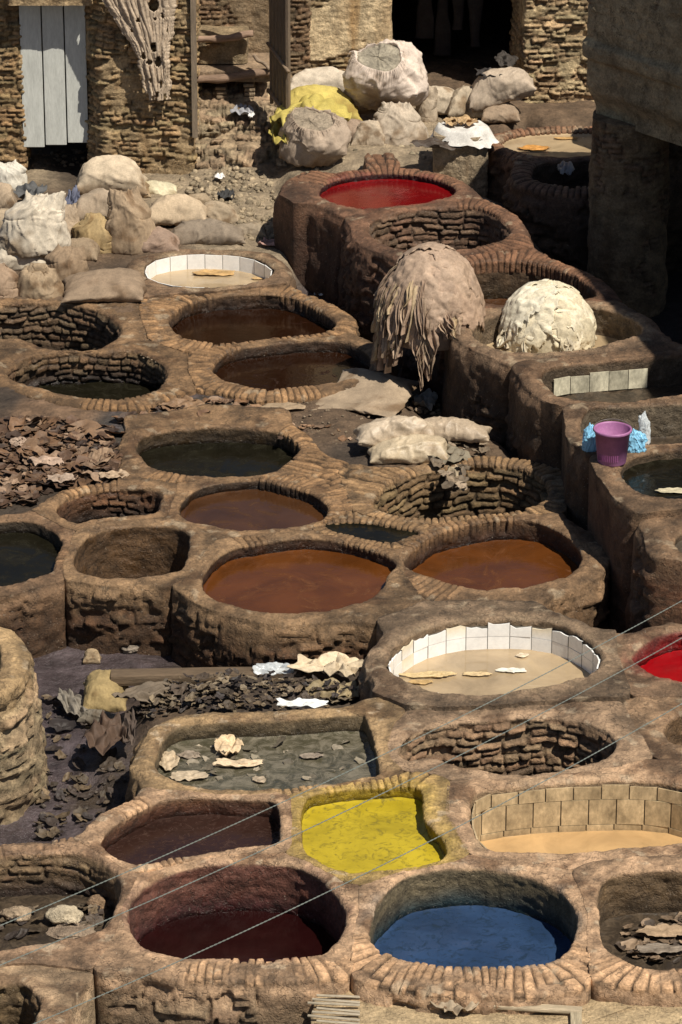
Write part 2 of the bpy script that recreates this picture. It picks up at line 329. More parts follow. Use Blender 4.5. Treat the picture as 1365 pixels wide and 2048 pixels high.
V('small pit with reddish walls and a puddle left of the brown vat', [(112,1020),(142,992),(200,978),(270,976),(318,982),(322,1004),(312,1022),(275,1026),(215,1033),(150,1046)],
  depth=.30, w=.14, fill=.5, bricks=[(80, 160)], top=MID, inn=(.13,.07,.04), liq='black', stain=(.03,.018,.012), style='courses', pl=.4, name='masonry_pit')
V('dry deep octagonal vat with a smooth rim', [(148,1128),(152,1105),(170,1078),(210,1058),(270,1049),(335,1049),(372,1062),(382,1085),(376,1115),(362,1139),(320,1150),(225,1153),(166,1142)],
  depth=.62, w=.15, fill=.45, top=(.285,.2,.125), inn=(.12,.075,.042), stain=(.07,.045,.028), out=(.10,.06,.035), pl=.6)
V('vat of dark greenish water cut by the left edge', [(-130,1100),(-70,1052),(20,1040),(72,1044),(108,1062),(126,1085),(114,1112),(102,1138),(60,1154),(0,1168),(-80,1160)],
  depth=.13, w=.16, fill=.45, bricks=[(330, 30)], top=(.25,.17,.11), inn=(.09,.07,.045), liq='black', stain=(.04,.03,.02), out=(.10,.06,.035), pl=.6)
V('deep ruined brick pit with ragged inner courses', [(748,1012),(756,985),(786,962),(830,946),(900,932),(963,927),(1033,933),(1080,950),(1100,980),(1085,1005),(1033,1022),(933,1033),(833,1036),(773,1026)],
  depth=.9, w=.2, fill=.55, bricks=[(0, 110), (130, 345)], top=(.28,.2,.125), inn=(.17,.12,.07), style='courses', pl=.03, bl=.22, wetin=.1, stain=(.03,.022,.015), name='masonry_pit')
V('small kite shaped puddle basin between the orange vats', [(648,1049),(685,1041),(740,1043),(800,1053),(838,1062),(812,1076),(778,1086),(722,1074),(668,1062)],
  depth=.04, w=.1, fill=.5, bricks=A, top=(.28,.2,.125), inn=(.08,.06,.04), liq='black', name='puddle_basin')
# upper left
V('vat of dark rust dye ringed with radial bricks below the small tiled vat', [(338,645),(352,622),(380,603),(440,592),(520,588),(590,597),(655,628),(672,650),(645,665),(550,675),(475,684),(425,686),(370,675)],
  depth=.17, w=.2, fill=.42, bricks=[(0, 68), (120, 275), (300, 360)], top=MID, inn=(.13,.085,.055), liq='rust', stain=(.05,.03,.02), style='vertical')
V('vat of dark rust dye with a brick collar beside the narrow channel', [(425,740),(438,716),(470,699),(550,687),(640,680),(700,686),(735,708),(742,730),(715,752),(650,768),(545,780),(480,771),(442,757)],
  depth=.14, w=.2, fill=.42, bricks=[(140, 290)], top=MID, inn=(.13,.085,.055), liq='rust', stain=(.05,.03,.02))
V('small round vat lined with one row of white tiles', [(288,541),(300,521),(340,510),(400,505),(460,507),(512,516),(543,534),(547,548),(520,562),(460,571),(400,574),(340,569),(300,557)],
  z=.03, depth=.17, w=.17, fill=.3, top=(.24,.17,.115), inn=(.2,.15,.1), liq='cream', tile='white1', lip=.025)
V('pit of rough grey brown stones at the upper left edge', [(-90,655),(-30,614),(60,605),(140,608),(200,623),(236,648),(240,665),(220,683),(170,700),(100,697),(60,684),(20,677),(-50,678)],
  depth=.7, w=.2, fill=.5, top=MID, inn=(.14,.10,.065), style='courses', pl=.12, bl=.16, stain=(.03,.022,.016), name='masonry_pit')
V('stone walled pit with black water at its bottom', [(12,745),(42,720),(100,705),(175,702),(240,700),(285,706),(325,726),(334,755),(305,785),(215,797),(125,787),(65,770),(28,759)],
  depth=.33, w=.2, fill=.5, bricks=[(270, 330)], top=(.26,.175,.105), inn=(.13,.09,.055), style='courses', pl=.2, bl=.16, liq='black', stain=(.03,.02,.015), name='masonry_pit')
# raised right hand row
ZR = .6
V('raised vat of blood red dye with brick collar', [(640,386),(652,367),(700,353),(760,346),(820,348),(880,360),(911,376),(905,388),(860,400),(800,410),(740,417),(690,411),(655,399)],
  z=ZR, depth=.08, w=.17, fill=.5, wo=[(140, 205, .42), (80, 100, .7)], bricks=[(10, 165)], top=RED, inn=(.11,.055,.045), liq='red', stain=(.06,.02,.02), out=(.10,.058,.04), pl=.9)
V('raised empty vat between the red vat and the brown hide heap', [(738,460),(750,440),(800,424),(870,414),(950,413),(990,428),(1014,452),(1018,470),(990,486),(930,497),(850,500),(780,492),(748,476)],
  z=ZR, depth=.55, w=.18, fill=.5, bricks=[(20, 75), (300, 345)], top=RED, inn=(.15,.10,.07), style='courses', pl=.35, out=(.10,.058,.04), stain=(.06,.04,.03))
V('raised vat with upright brick collar behind the white hide heap', [(862,572),(880,545),(930,526),(1010,518),(1080,526),(1150,550),(1188,578),(1192,594),(1160,602),(1080,607),(990,608),(900,597)],
  z=ZR, depth=.42, w=.17, fill=.5, bricks=[(0, 170)], top=RED, inn=(.10,.07,.045), style='vertical', liq='tan', out=(.10,.058,.04), stain=(.05,.035,.02))
V('raised smooth vat with the white hide heap inside', [(946,667),(958,644),(1000,626),(1060,617),(1150,612),(1200,617),(1250,631),(1281,651),(1280,668),(1240,680),(1190,697),(1110,705),(1030,703),(980,690)],
  z=ZR, depth=.28, w=.17, fill=.5, top=(.27,.195,.135), inn=(.17,.135,.095), liq='cream', out=(.085,.055,.036), pl=.75)
V('raised vat with a broken row of spotted old tiles', [(1085,760),(1092,740),(1130,728),(1200,722),(1290,715),(1380,712),(1430,740),(1410,775),(1340,788),(1250,800),(1180,803),(1120,792)],
  z=ZR, depth=.30, w=.17, fill=.5, top=(.24,.165,.11), inn=(.11,.085,.06), tile='old', liq='mud', out=(.085,.055,.036), pl=.7)
V('raised dry basin of grey plaster behind the purple bucket', [(1165,862),(1166,835),(1185,815),(1240,810),(1330,806),(1430,804),(1460,840),(1430,882),(1365,886),(1290,888),(1240,890),(1195,885)],
  z=ZR, depth=.34, w=.16, fill=.5, top=(.24,.17,.115), inn=(.16,.135,.10), liq='mud', out=(.085,.055,.036), pl=.7)
V('raised vat of black water beside the purple bucket', [(1243,950),(1250,927),(1290,908),(1365,898),(1450,903),(1490,955),(1430,992),(1365,995),(1300,988),(1262,972)],
  z=ZR, depth=.10, w=.24, fill=.5, top=(.23,.16,.105), inn=(.10,.075,.05), liq='black', out=(.17,.10,.065), pl=.6)
V('raised masonry pit out past the black water', [(1350,1078),(1378,1055),(1450,1043),(1530,1070),(1500,1118),(1420,1126),(1366,1105)],
  z=ZR-.06, depth=.10, w=.25, fill=.5, top=(.23,.16,.105), inn=(.10,.075,.05), out=(.16,.095,.06), pl=.6, name='masonry_pit')
V('far vat brimming with cream liquid near the round pillar', [(1003,287),(1020,272),(1080,263),(1150,260),(1210,263),(1240,280),(1210,300),(1150,311),(1080,310),(1030,300)],
  z=ZR, depth=.05, w=.17, fill=.4, bricks=[(20, 230)], top=RED, inn=(.13,.09,.06), liq='cream', out=(.13,.09,.06), pl=.5)
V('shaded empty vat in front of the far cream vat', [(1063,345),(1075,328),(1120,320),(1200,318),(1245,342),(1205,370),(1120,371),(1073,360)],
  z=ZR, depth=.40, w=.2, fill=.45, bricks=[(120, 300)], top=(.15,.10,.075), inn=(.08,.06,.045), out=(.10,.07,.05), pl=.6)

for d in VATS:
    w3 = np.array([at(x, y, d['z'])[:2] for x, y in d['pts']])
    c, L = catmull(w3, .0088 if d['bricks'] else .0115)
    cc = c.mean(0); P3 = np.concatenate([c, np.full((len(c), 1), d['z'])], 1)
    tn = np.roll(c, -3, 0) - np.roll(c, 3, 0); nr = np.stack([tn[:, 1], -tn[:, 0]], 1); nr /= np.linalg.norm(nr, axis=1)[:, None]
    if ((c - cc) * nr).sum() < 0: nr = -nr
    c = c + nr * (d['wobble'] * (fbm(P3, 3.0, 2, 3) + .5 * fbm(P3, 11, 2, 5)))[:, None]
    d['c'] = c; d['L'] = L; d['cc'] = cc; d['coarse'] = c[::4]
    tn = np.roll(c, -3, 0) - np.roll(c, 3, 0); nr2 = np.stack([tn[:, 1], -tn[:, 0]], 1); nr2 /= np.linalg.norm(nr2, axis=1)[:, None]
    if (nr2 * nr).sum() < 0: nr2 = -nr2
    nr2 = csmooth(nr2, 11); nr2 /= np.linalg.norm(nr2, axis=1)[:, None]; d['nr'] = nr2
    d['ang'] = np.degrees(np.arctan2(c[:, 1] - cc[1], c[:, 0] - cc[0])) % 360
def inang(a, iv):
    m = np.zeros_like(a)
    for lo, hi in iv:
        mid = ((lo + hi) / 2) if lo <= hi else ((lo + hi + 360) / 2) % 360
        half = (hi - lo) / 2 if lo <= hi else (hi + 360 - lo) / 2
        dd = np.abs((a - mid + 180) % 360 - 180); m = np.maximum(m, ss(half + 4, half - 4 + 1e-3, dd) if half < 178 else 1)
    return m
def build_vat(d, k):
    c, nr, z0, ang = d['c'], d['nr'], d['z'] + (k % 5) * .0015, d['ang']; n = len(c); seed = k * 1.7
    oth = [e for e in VATS if e is not d and np.linalg.norm(e['cc'] - d['cc']) < 4.5]
    O = np.concatenate([e['coarse'] for e in oth]); own = c[::2]
    O = O[(np.abs(O - d['cc']) < np.ptp(c, 0) / 2 + 1.7).all(1)] if len(O) else O
    ts = np.linspace(0, .95, 60); w0 = np.full(n, d['w']); Bq = d['B'][(np.abs(d['B'] - d['cc']) < np.ptp(c, 0) / 2 + 1.5).all(1)]; wc = np.full(n, np.inf)
    for lo, hi, ww in d['wo']: w0 = np.where(inang(ang, [(lo, hi)]) > .5, ww, w0)
    w = np.full(n, np.inf); hard = np.full(n, np.inf)
    for t in ts[1:]:
        Q = c + nr * t
        if len(O):
            do = np.sqrt(((Q[:, None] - O[None]) ** 2).sum(-1)).min(1); hit = (do <= t) & ~np.isfinite(w); w[hit] = t
        dn = np.sqrt(((Q[:, None] - own[None]) ** 2).sum(-1)).min(1); hs = (dn < .86 * t) & ~np.isfinite(hard); hard[hs] = t * .95
        if len(Bq):
            db = np.sqrt(((Q[:, None] - Bq[None]) ** 2).sum(-1)).min(1); hb = (db < d['CR'] - .004) & ~np.isfinite(wc); wc[hb] = t
    wc = np.where(np.isfinite(wc), wc, .95); w0 = np.maximum(np.where(np.abs(w0 - d['w']) > .02, w0, wc), .6 * d['w'])
    w = np.where(w <= w0 + .03, w, np.inf)
    lim = np.where(np.isfinite(w), w, 9); w = np.where(np.isfinite(w), w, w0); w = np.minimum(w, hard)
    w = np.minimum(csmooth(w, 6), lim + .01); free = (lim > 8).astype(float); free = csmooth(free, 5)
    w = np.maximum(w, .03)
    dep = d['depth']; lip = min(d['lip'], .9 * w.min() + .01); zb = d['base']
    wallh = max(.08, dep + (.06 if d['liq'] else .02))
    nin = max(4, int(wallh / (.0125 if d['style'] == 'courses' else .017))); rows = []  # (kind, t)
    zin = np.linspace(-wallh, -lip, nin)
    th = np.linspace(0, math.pi / 2, 5)[1:]
    ntop = 16; nout = max(8, int((d['z'] - zb) / .028))
    m = nin + 4 + ntop + 4 + nout
    X = np.zeros((n, m, 3)); D = np.zeros((n, m, 3)); tt = np.zeros((n, m)); kind = np.zeros((m,), int)
    nr3 = np.concatenate([nr, np.zeros((n, 1))], 1); up = np.array([0, 0, 1.0]); j = 0
    for zi in zin:
        X[:, j, :2] = c; X[:, j, 2] = z0 + zi; D[:, j] = -nr3; tt[:, j] = zi; j += 1
    for a in th:
        X[:, j, :2] = c + nr * (lip * (1 - math.cos(a))); X[:, j, 2] = z0 - lip + lip * math.sin(a)
        D[:, j] = -nr3 * math.cos(a) + up * math.sin(a); tt[:, j] = 0; kind[j] = 1; j += 1
    ol = .03
    for s in np.linspace(0, 1, ntop + 1)[1:]:
        t = lip + (w - lip - ol * free) * s
        X[:, j, :2] = c + nr * t[:, None]; X[:, j, 2] = z0 + .012 * math.sin(math.pi * s) * free - .01 * s * free; D[:, j] = up; tt[:, j] = t; kind[j] = 2; j += 1
    for a in th:
        t = w - ol * free + ol * np.sin(a) * free
        X[:, j, :2] = c + nr * t[:, None]; X[:, j, 2] = z0 - .01 * free - ol * (1 - math.cos(a))
        D[:, j] = nr3 * math.sin(a) * free[:, None] + up * math.cos(a); tt[:, j] = w; kind[j] = 3; j += 1
    zo = np.linspace(z0 - .01 - ol, zb, nout + 1)[1:]
    for zi in zo:
        X[:, j, :2] = c + nr * (w + .06 * (z0 - zi) * free)[:, None]; X[:, j, 2] = zi; D[:, j] = nr3 * free[:, None]; kind[j] = 4; j += 1
    kd = kind[None, :] + np.zeros((n, 1)); u = (np.arange(n) * d['L'] / n)[:, None] + np.zeros((1, m))
    # --- surface
    big = fbm(X, 1.7, 3, 1); f1 = fbm(X, 6, 3, 2); f2 = fbm(X, 22, 2, 4)
    disp = .018 * f1 + .008 * f2 + .004 * fbm(X, 50, 2, 8)
    istop = (kd >= 1) & (kd <= 3); disp = disp + istop * (.035 * fbm(X, 1.4, 3, 61))
    topc = np.asarray(d['top']) * (1 + .5 * big + .4 * f1 + .25 * f2)[..., None]
    topc = mixc(topc, np.asarray(d['top']) * np.array([.42, .37, .34]), ss(.10, .3, fbm(X, 2.4, 5, seed + 11)) * .8); topc = mixc(topc, np.asarray(d['top']) * np.array([1.35, 1.35, 1.35]), ss(.16, .34, fbm(X, 4.4, 4, seed + 21)) * .6)
    topc = topc * (1 - .48 * ss(.07, .17, tt + .06 * fbm(X, 5, 3, seed + 33)) * istop * ss(-.25, .15, fbm(X, 1.9, 3, seed + 34)))[..., None]
    col = topc; wet = .12 + .25 * ss(.1, .4, f1)
    # flagstones or old bricks showing in plain parts of the top
    pitch = .056; Lb = d['L']; nb = max(1, round(Lb / pitch)); ub = u / Lb * nb + .45 * fbm(X, 2.2, 2, seed); bi = np.floor(ub); fb = ub - bi
    e = ss(.02, .2, fb) * ss(.0, .14, 1 - fb)
    bm = inang(ang, d['bricks'])[:, None] * np.ones((1, m))
    wear = fbm(X, 3.2, 4, seed + 30) ; bm = bm * (.12 + .88 * (ss(-.3, -.14, wear) if d['cc'][1] > 27.6 else ss(-.14, .02, wear)))
    blen = .26 + .26 * rnd(bi % nb, 4, seed); ring2 = np.floor(np.maximum(tt, 0) / np.maximum(blen, .05)); fr = np.maximum(tt, 0) / blen - ring2
    e2 = e * np.where(tt > .02, ss(0, .12, 1 - fr), 1) * np.where(ring2 >= 1, ss(0, .1, fr), 1)
    bh = rnd(bi % nb, ring2, seed + 1)
    bd = e2 * (.020 + .010 * bh) - .018 - .02 * (rnd(bi % nb, ring2, seed + 6) < .08)
    vert = bm * ((kd == 0) & (tt > -(.13 if d['style'] == 'vertical' else .05)))
    mtop = bm * istop
    mb = np.clip(mtop + vert, 0, 1)
    disp = disp * (1 - .5 * mb) + bd * mb
    bc = np.asarray(d['top']) * ((.75 + .55 * rnd(bi % nb, ring2, seed + 2)) * (.10 + 1.1 * e2) * (1 + .3 * big + .25 * f2))[..., None] * np.array([1.04, 1, .95])
    col = mixc(col, bc, mb)
    SP = dict(yellow=(.40, .31, .04), red=(.2, .05, .045), redshade=(.22, .05, .045), cream=(.36, .29, .2), ochre=(.36, .28, .19), maroon=(.17, .10, .08), blue=(.2, .19, .17))
    spc = SP.get(d['liq'], (.085, .055, .035)); reach = .17 if d['liq'] == 'yellow' else .13
    sm_ = istop * ss(reach, 0, tt + reach * .9 * fbm(X, 4.5, 4, seed + 77)) * ss(-.15, .25, fbm(X, 3, 3, seed + 70) + (.3 if d['liq'] == 'yellow' else 0)); col = mixc(col, np.asarray(spc), sm_ * (.25 if d['liq'] == 'yellow' else .5)); wet = wet + .4 * sm_
    crust = istop * ss(.22, .34, fbm(X, 6, 5, seed + 90)); col = mixc(col, (.46, .39, .29), crust * .55)
    # inner wall
    ki = kd == 0
    if ki.any():
        if d['style'] == 'courses': cd_, cc_ = courses(u, X[..., 2], X, seed, rh=.065, bl=d['bl'], plaster=d['pl'], bcol=tuple(np.array(d['inn']) * 1.35), pcol=d['inn'], amp=.035, miss=.15)
        else:
            cd_ = .030 * fbm(X, 4, 4, seed) + .014 * fbm(X * np.array([1, 1, 2.5]), 9, 3, seed + 2); cc_ = np.asarray(d['inn']) * (1 + .35 * f1 + .3 * fbm(X * np.array([3, 3, .5]), 4, 3, seed))[..., None]
        g = ss(0, .1, -tt)
        g = np.where(tt < 0, g, 0) if d['tile'] is None else 0 * g
        dd = disp * (1 - g) + cd_ * g
        dd = np.where(mb > .3, disp, dd); disp = np.where(ki, dd, disp)
        gi = ki * ss(0, .06, -tt + .03 * f1) * (1 - .6 * mb)
        col = mixc(col, cc_, gi)
        if d['stain'] is not None:
            hl = -dep if d['liq'] else -min(dep, .6)
            sm = ki * ss(.22, .03, tt - hl + .06 * fbm(X, 3, 3, seed + 6)) * (1 if d['liq'] else .85)
            col = mixc(col, d['stain'], sm)
            if d['liq'] not in (None, 'mud'): col = mixc(col, np.asarray(d['stain']) * .35, ki * ss(.045, .015, tt - hl + .02 * f1))
            if d['liq'] not in (None, 'mud'): wet = wet + ki * ss(.07, .0, tt - hl) * .9
        wet = wet + ki * d['wetin'] * ss(-.1, .3, f1)
    # outer wall
    cd_, cc_ = courses(u, X[..., 2], X, seed + 50, rh=.062, bl=.2, plaster=d['pl'], bcol=tuple(np.array(d['out']) * 1.1), pcol=tuple(np.array(d['out']) * .9), amp=.05, miss=.2, pth=.02)
    cd_ = cd_ + .06 * fbm(X, 2.3, 4, seed + 8)
    ko = (kd == 4); g = ko * ss(0, .1, z0 - X[..., 2] - .03)
    disp = disp * (1 - g) + cd_ * g * free[:, None]
    drip = ss(.02, .35, z0 - X[..., 2] + .12 * fbm(X * np.array([3, 3, .4]), 2, 3, seed + 3))
    gc = np.where(ko | (kd == 3), drip, 0) * ss(0, .04, z0 - X[..., 2])
    col = mixc(col, cc_, gc)
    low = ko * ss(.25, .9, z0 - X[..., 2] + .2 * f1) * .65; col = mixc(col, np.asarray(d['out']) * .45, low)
    X = X + D * disp[..., None]
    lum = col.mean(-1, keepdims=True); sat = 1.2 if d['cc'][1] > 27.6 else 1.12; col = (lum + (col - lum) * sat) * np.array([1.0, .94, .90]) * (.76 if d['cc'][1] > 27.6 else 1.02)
    cols = np.concatenate([np.clip(col, .004, .8), np.clip(wet, 0, 1)[..., None]], -1)
    b = np.array([d['cc'][0], d['cc'][1], 0.0])
    root = tag(empty(d['name'], b), d['label'], 'pit' if 'pit' in d['name'] else ('tank' if 'tank' in d['name'] else ('basin' if 'basin' in d['name'] else 'vat')), d['group'])
    setp(grid_obj('wall', X, True, cols, M_MAS), root, b)
    # liquid or floor
    lz = z0 - dep; offs = [(-.0, .010), (-.008, .006), (-.018, .002), (-.035, 0)]
    rings = [c + nr * .035] + [c + nr * o for o, _ in offs]; zs = [.012] + [q for _, q in offs]
    base = c - nr * .035
    for s in list(np.linspace(.95, 0.05, 12)) + [.001]: rings.append(d['cc'] + (base - d['cc']) * s); zs.append(0)
    G = np.zeros((n, len(rings), 3))
    for j, (r_, q) in enumerate(zip(rings, zs)): G[:, j, :2] = r_; G[:, j, 2] = lz + q
    if d['liq'] is None:
        G[..., 2] += .06 * fbm(G, 2.5, 4, seed)
        fc = np.asarray(d['stain'] or d['inn']) * (.8 + .5 * fbm(G, 5, 3, seed))[..., None]
        setp(grid_obj('floor', G, True, np.concatenate([np.clip(fc, .004, 1), np.full(fc.shape[:2] + (1,), .3)], -1), M_GND, flip=True), root, b)
    else:
        amp = .045 if d['liq'] == 'mud' else (.010 if d['liq'] == 'murk' else .0012)
        G[..., 2] += amp * fbm(G, 4, 4, seed)
        setp(grid_obj('mud' if d['liq'] == 'mud' else 'liquid', G, True, None, LIQ[d['liq']], flip=True), root, b)
    if d['tile']: setp(tiles(d, z0, k), root, b)
    d['root'] = root
def tiles(d, z0, k):
    c, nr, L = d['c'], d['nr'], d['L']; n = len(c); mb = MB(); T = d['tile']
    # unwobbled smoother line
    c = csmooth(c, 6)
    s = np.arange(n + 1) * L / n; cx = np.append(c[:, 0], c[0, 0]); cy = np.append(c[:, 1], c[0, 1])
    nx = np.append(nr[:, 0], nr[0, 0]); ny = np.append(nr[:, 1], nr[0, 1])
    P = lambda t, o: np.array([np.interp(t % L, s, cx) - np.interp(t % L, s, nx) * o, np.interp(t % L, s, cy) - np.interp(t % L, s, ny) * o])
    tw = .185 if T != 'stained' else .215; nt_ = round(L / tw); tw = L / nt_; dep = d['depth']
    if T == 'white': rws = [(-.045, -.155), (-.158, -.34)]
    elif T == 'white1': rws = [(-.018, -.22)]
    elif T == 'old': rws = [(-.11, -.29)]
    else: rws = [(-.05, -.165), (-.169, -.375), (-.379, -.55)]
    rr = random.Random(k)
    g = MB()
    for ri, (zt, zb) in enumerate(rws):
        sh = 0 if T != 'stained' else rr.random() * tw
        for i in range(nt_):
            a = d['ang'][int(((i + .5) * tw) / L * n) % n]
            if T == 'old' and not (72 < a < 152): continue
            t0, t1 = i * tw + (.0028 if T != 'stained' else .0045) + sh, (i + 1) * tw - (.0028 if T != 'stained' else .0045) + sh; o = .024 + rr.uniform(-.0015, .0015); tilt = rr.uniform(-.003, .003)
            A0, A1 = P(t0, o), P(t1, o + tilt); zt_ = zt + (rr.uniform(-.02, .008) if ri == 0 and T != 'white1' else (rr.uniform(-.004, .004) if ri == 0 else 0))
            hh = [0, .25, .5, .75, 1]; q = np.zeros((5, 2, 3)); cl = np.zeros((5, 2, 4))
            for a_, f in enumerate(hh):
                pa = A0 * (1 - f) + A1 * f; jag = rr.uniform(-.022, .006) if ri == 0 and T == 'white' else 0
                q[a_, 0] = (*pa, z0 + zb); q[a_, 1] = (*pa, z0 + zt_ + jag)
            if T in ('white', 'white1'): v = rr.uniform(.80, .87); base = np.array([v, v * .985, v * .95])
            elif T == 'old': base = np.array([.52, .48, .36]) * rr.uniform(.75, 1.2)
            else: base = np.array([.47, .36, .215]) * rr.uniform(.85, 1.15)
            cl[..., :3] = base; cl[..., 3] = .6
            if T == 'stained' and ri == 2: cl[:, 0, :3] *= (.5, .42, .35)
            if T == 'white' and rr.random() < .25: cl[:, 1, :3] *= (.9, .8, .62)
            g.grid(q, False, cl)
            bk = q.copy(); mid = np.array([d['cc'][0], d['cc'][1], 0])
            # tile thickness: edge strip towards the wall
            dv = (q - mid); dv[..., 2] = 0; dv /= np.linalg.norm(dv, axis=-1)[..., None]
            edge = np.stack([q[:, 1], q[:, 1] + dv[:, 1] * .012], 1); g.grid(edge, False, np.stack([cl[:, 1], cl[:, 1] * .8], 1))
    # grout backing
    lo, hi = rws[-1][1], rws[0][0] - .02
    idx = np.arange(0, n, 2); B = np.zeros((len(idx), 2, 3)); off = c[idx] - nr[idx] * .0165
    if T != 'old':
        B[:, 0, :2] = off; B[:, 1, :2] = off; B[:, 0, 2] = z0 + lo; B[:, 1, 2] = z0 + hi
        g.grid(B, True, (.12, .09, .06, .2) if T == 'stained' else (.13, .12, .10, .2))
    return g.build('tile_lining', M_STAIN if T != 'white' and T != 'white1' else M_TILE)
for d in VATS:
    CR = d['CR'] = (.5 if 'far cream' in d['label'] or 'far vat' in d['label'] else 1.1) if d['z'] > .5 else (.62 if any(q_ in d['label'] for q_ in ('black water with pale', 'ruined brick', 'kite shaped', 'reflecting light')) else .32)
    FAR = lambda e_: 'far cream' in e_['label'] or 'far vat' in e_['label']
    grp = [e for e in VATS if abs(e['z'] - d['z']) < .2 and FAR(e) == FAR(d) and np.linalg.norm(e['cc'] - d['cc']) < 5]
    B = []
    for e in grp:
        q = e['c'][::3]; nn = e['nr'][::3]; o = q + nn * (e['w'] + CR); keep = np.ones(len(o), bool)
        for f in grp:
            m_ = np.sqrt(((o[:, None] - f['c'][::3][None]) ** 2).sum(-1)).min(1); keep &= m_ >= f['w'] + CR - .012
            keep &= ~inside(o[:, 0], o[:, 1], f['c'][::6])
        B.append(o[keep])
    d['B'] = np.concatenate(B)
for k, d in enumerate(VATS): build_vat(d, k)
# ------------------------------------------------------------------ ground (one sheet)
# control points: px, py, z, colour key, wet
EC = dict(e=(.125, .082, .05), s=(.27, .21, .14), m=(.075, .058, .060), b=(.055, .05, .045), d=(.06, .043, .03), r=(.17, .105, .062), k=(.03, .024, .02), p=(.30, .215, .14))
CP = [(50,330,.0,'s',0),(150,330,-.05,'d',.1),(330,380,.08,'s',0),(450,360,.15,'s',0),(520,330,.18,'s',0),(540,430,.05,'s',0),(480,400,.12,'s',0),(620,350,.35,'s',0),(760,300,.45,'s',0),(850,250,.45,'s',0),(700,300,.45,'s',0),(850,300,.45,'s',0),
 (930,420,.3,'s',0),(950,230,.45,'s',0),(60,430,.0,'e',0),(200,500,.0,'e',.2),(230,560,.0,'d',.4),(330,470,.02,'e',0),(440,480,.02,'s',0),(100,580,.0,'e',0),(280,600,-.01,'e',.1),(10,590,0,'e',0),
 (560,500,.0,'s',.1),(600,540,-.25,'d',.3),(640,590,-.35,'m',.7),(700,640,-.40,'r',.6),(760,700,-.42,'d',.5),(790,760,-.4,'d',.5),(700,700,-.35,'d',.4),
 (840,790,-.3,'e',.2),(900,820,-.35,'d',.2),(960,850,-.4,'d',.1),(1050,900,-.5,'d',.1),(1130,960,-.55,'k',.2),(1180,1050,-.6,'k',.2),(1240,1150,-.6,'k',.4),(1290,1230,-.6,'b',.6),
 (300,640,-.02,'r',.1),(300,690,-.02,'r',.1),(370,730,-.04,'e',.1),(350,780,-.05,'b',.8),(330,830,-.06,'b',.7),(430,810,-.06,'b',.8),(390,760,-.05,'b',.7),(500,830,-.05,'d',.4),(600,810,-.05,'e',.2),(640,840,-.04,'e',.1),(560,880,-.04,'e',.1),(680,870,-.03,'e',.1),(740,800,-.1,'e',.1),(700,900,-.03,'d',.2),(850,930,-.03,'e',.1),(950,900,-.03,'e',.1),
 (60,820,-.02,'r',0),(10,800,-.02,'d',.4),(150,820,-.03,'r',.1),(10,870,-.06,'d',.4),(100,900,-.05,'d',.4),(200,900,-.05,'d',.4),(50,950,-.06,'d',.4),(180,960,-.06,'d',.3),(240,860,-.06,'b',.5),(30,700,-.02,'r',0),(270,830,-.05,'b',.7),(0,1000,-.05,'d',.3),
 (80,1290,-.62,'m',.8),(200,1300,-.62,'m',.9),(330,1300,-.62,'m',.8),(400,1340,-.62,'d',.6),(120,1340,-.62,'m',.9),(250,1360,-.6,'m',.8),(110,1420,-.62,'m',.7),(200,1480,-.58,'m',.6),(100,1550,-.62,'m',.8),(180,1600,-.6,'d',.7),(80,1660,-.64,'m',.9),(130,1660,-.62,'m',.6),(230,1540,-.5,'d',.5),
 (350,1370,-.5,'d',.5),(420,1400,-.3,'d',.3),(500,1390,-.32,'d',.3),(600,1380,-.32,'d',.3),(680,1390,-.30,'d',.2),(560,1340,-.5,'d',.3),(700,1350,-.45,'d',.3),(350,1420,-.3,'e',.2),
 (200,1960,-.9,'d',.2),(700,2060,-.8,'d',.2),(1200,2060,-.8,'d',.2),(-100,1600,-.62,'m',.7),(1450,1400,-.5,'d',.2),(-200,900,-.05,'e',.2),
 (1050,420,-.4,'k',.2),(1150,480,-.6,'k',.2),(1250,560,-.6,'k',.2),(1340,660,-.5,'k',.2),(1360,400,-.5,'k',.2),(1280,450,-.5,'k',.2),(1100,230,.45,'e',0),(1000,250,.45,'e',0),(1000,215,.45,'e',0),(1160,215,.45,'e',0),(900,170,.45,'e',0),(1200,180,.45,'e',0),(950,400,-.2,'k',.2),(970,330,.2,'d',.1)]
cpw = np.array([at(a, b, c_) for a, b, c_, _, _ in CP]); cpz = cpw[:, 2]; cpc = np.array([EC[q[3]] + (q[4],) for q in CP])
def gfield(x, y, full=False):
    x = np.asarray(x, float); y = np.asarray(y, float); sh = x.shape; x = x.ravel(); y = y.ravel(); oz = np.zeros(len(x)); oc = np.zeros((len(x), 4))
    for i in range(0, len(x), 60000):
        s = slice(i, i + 60000); d2 = (x[s, None] - cpw[None, :, 0]) ** 2 + ((y[s, None] - cpw[None, :, 1]) * .6) ** 2 + .004; w_ = 1 / d2 ** 2
        ws = w_.sum(1); oz[s] = (w_ @ cpz) / ws
        if full: oc[s] = (w_ @ cpc) / ws[:, None]
    return (oz.reshape(sh), oc.reshape(sh + (4,))) if full else oz.reshape(sh)
def gat(px, py):
    z = 0.0
    for _ in range(5):
        p = at(px, py, z); z = .5 * z + .5 * float(gfield(np.array([p[0]]), np.array([p[1]]))[0])
    p = at(px, py, z); return p
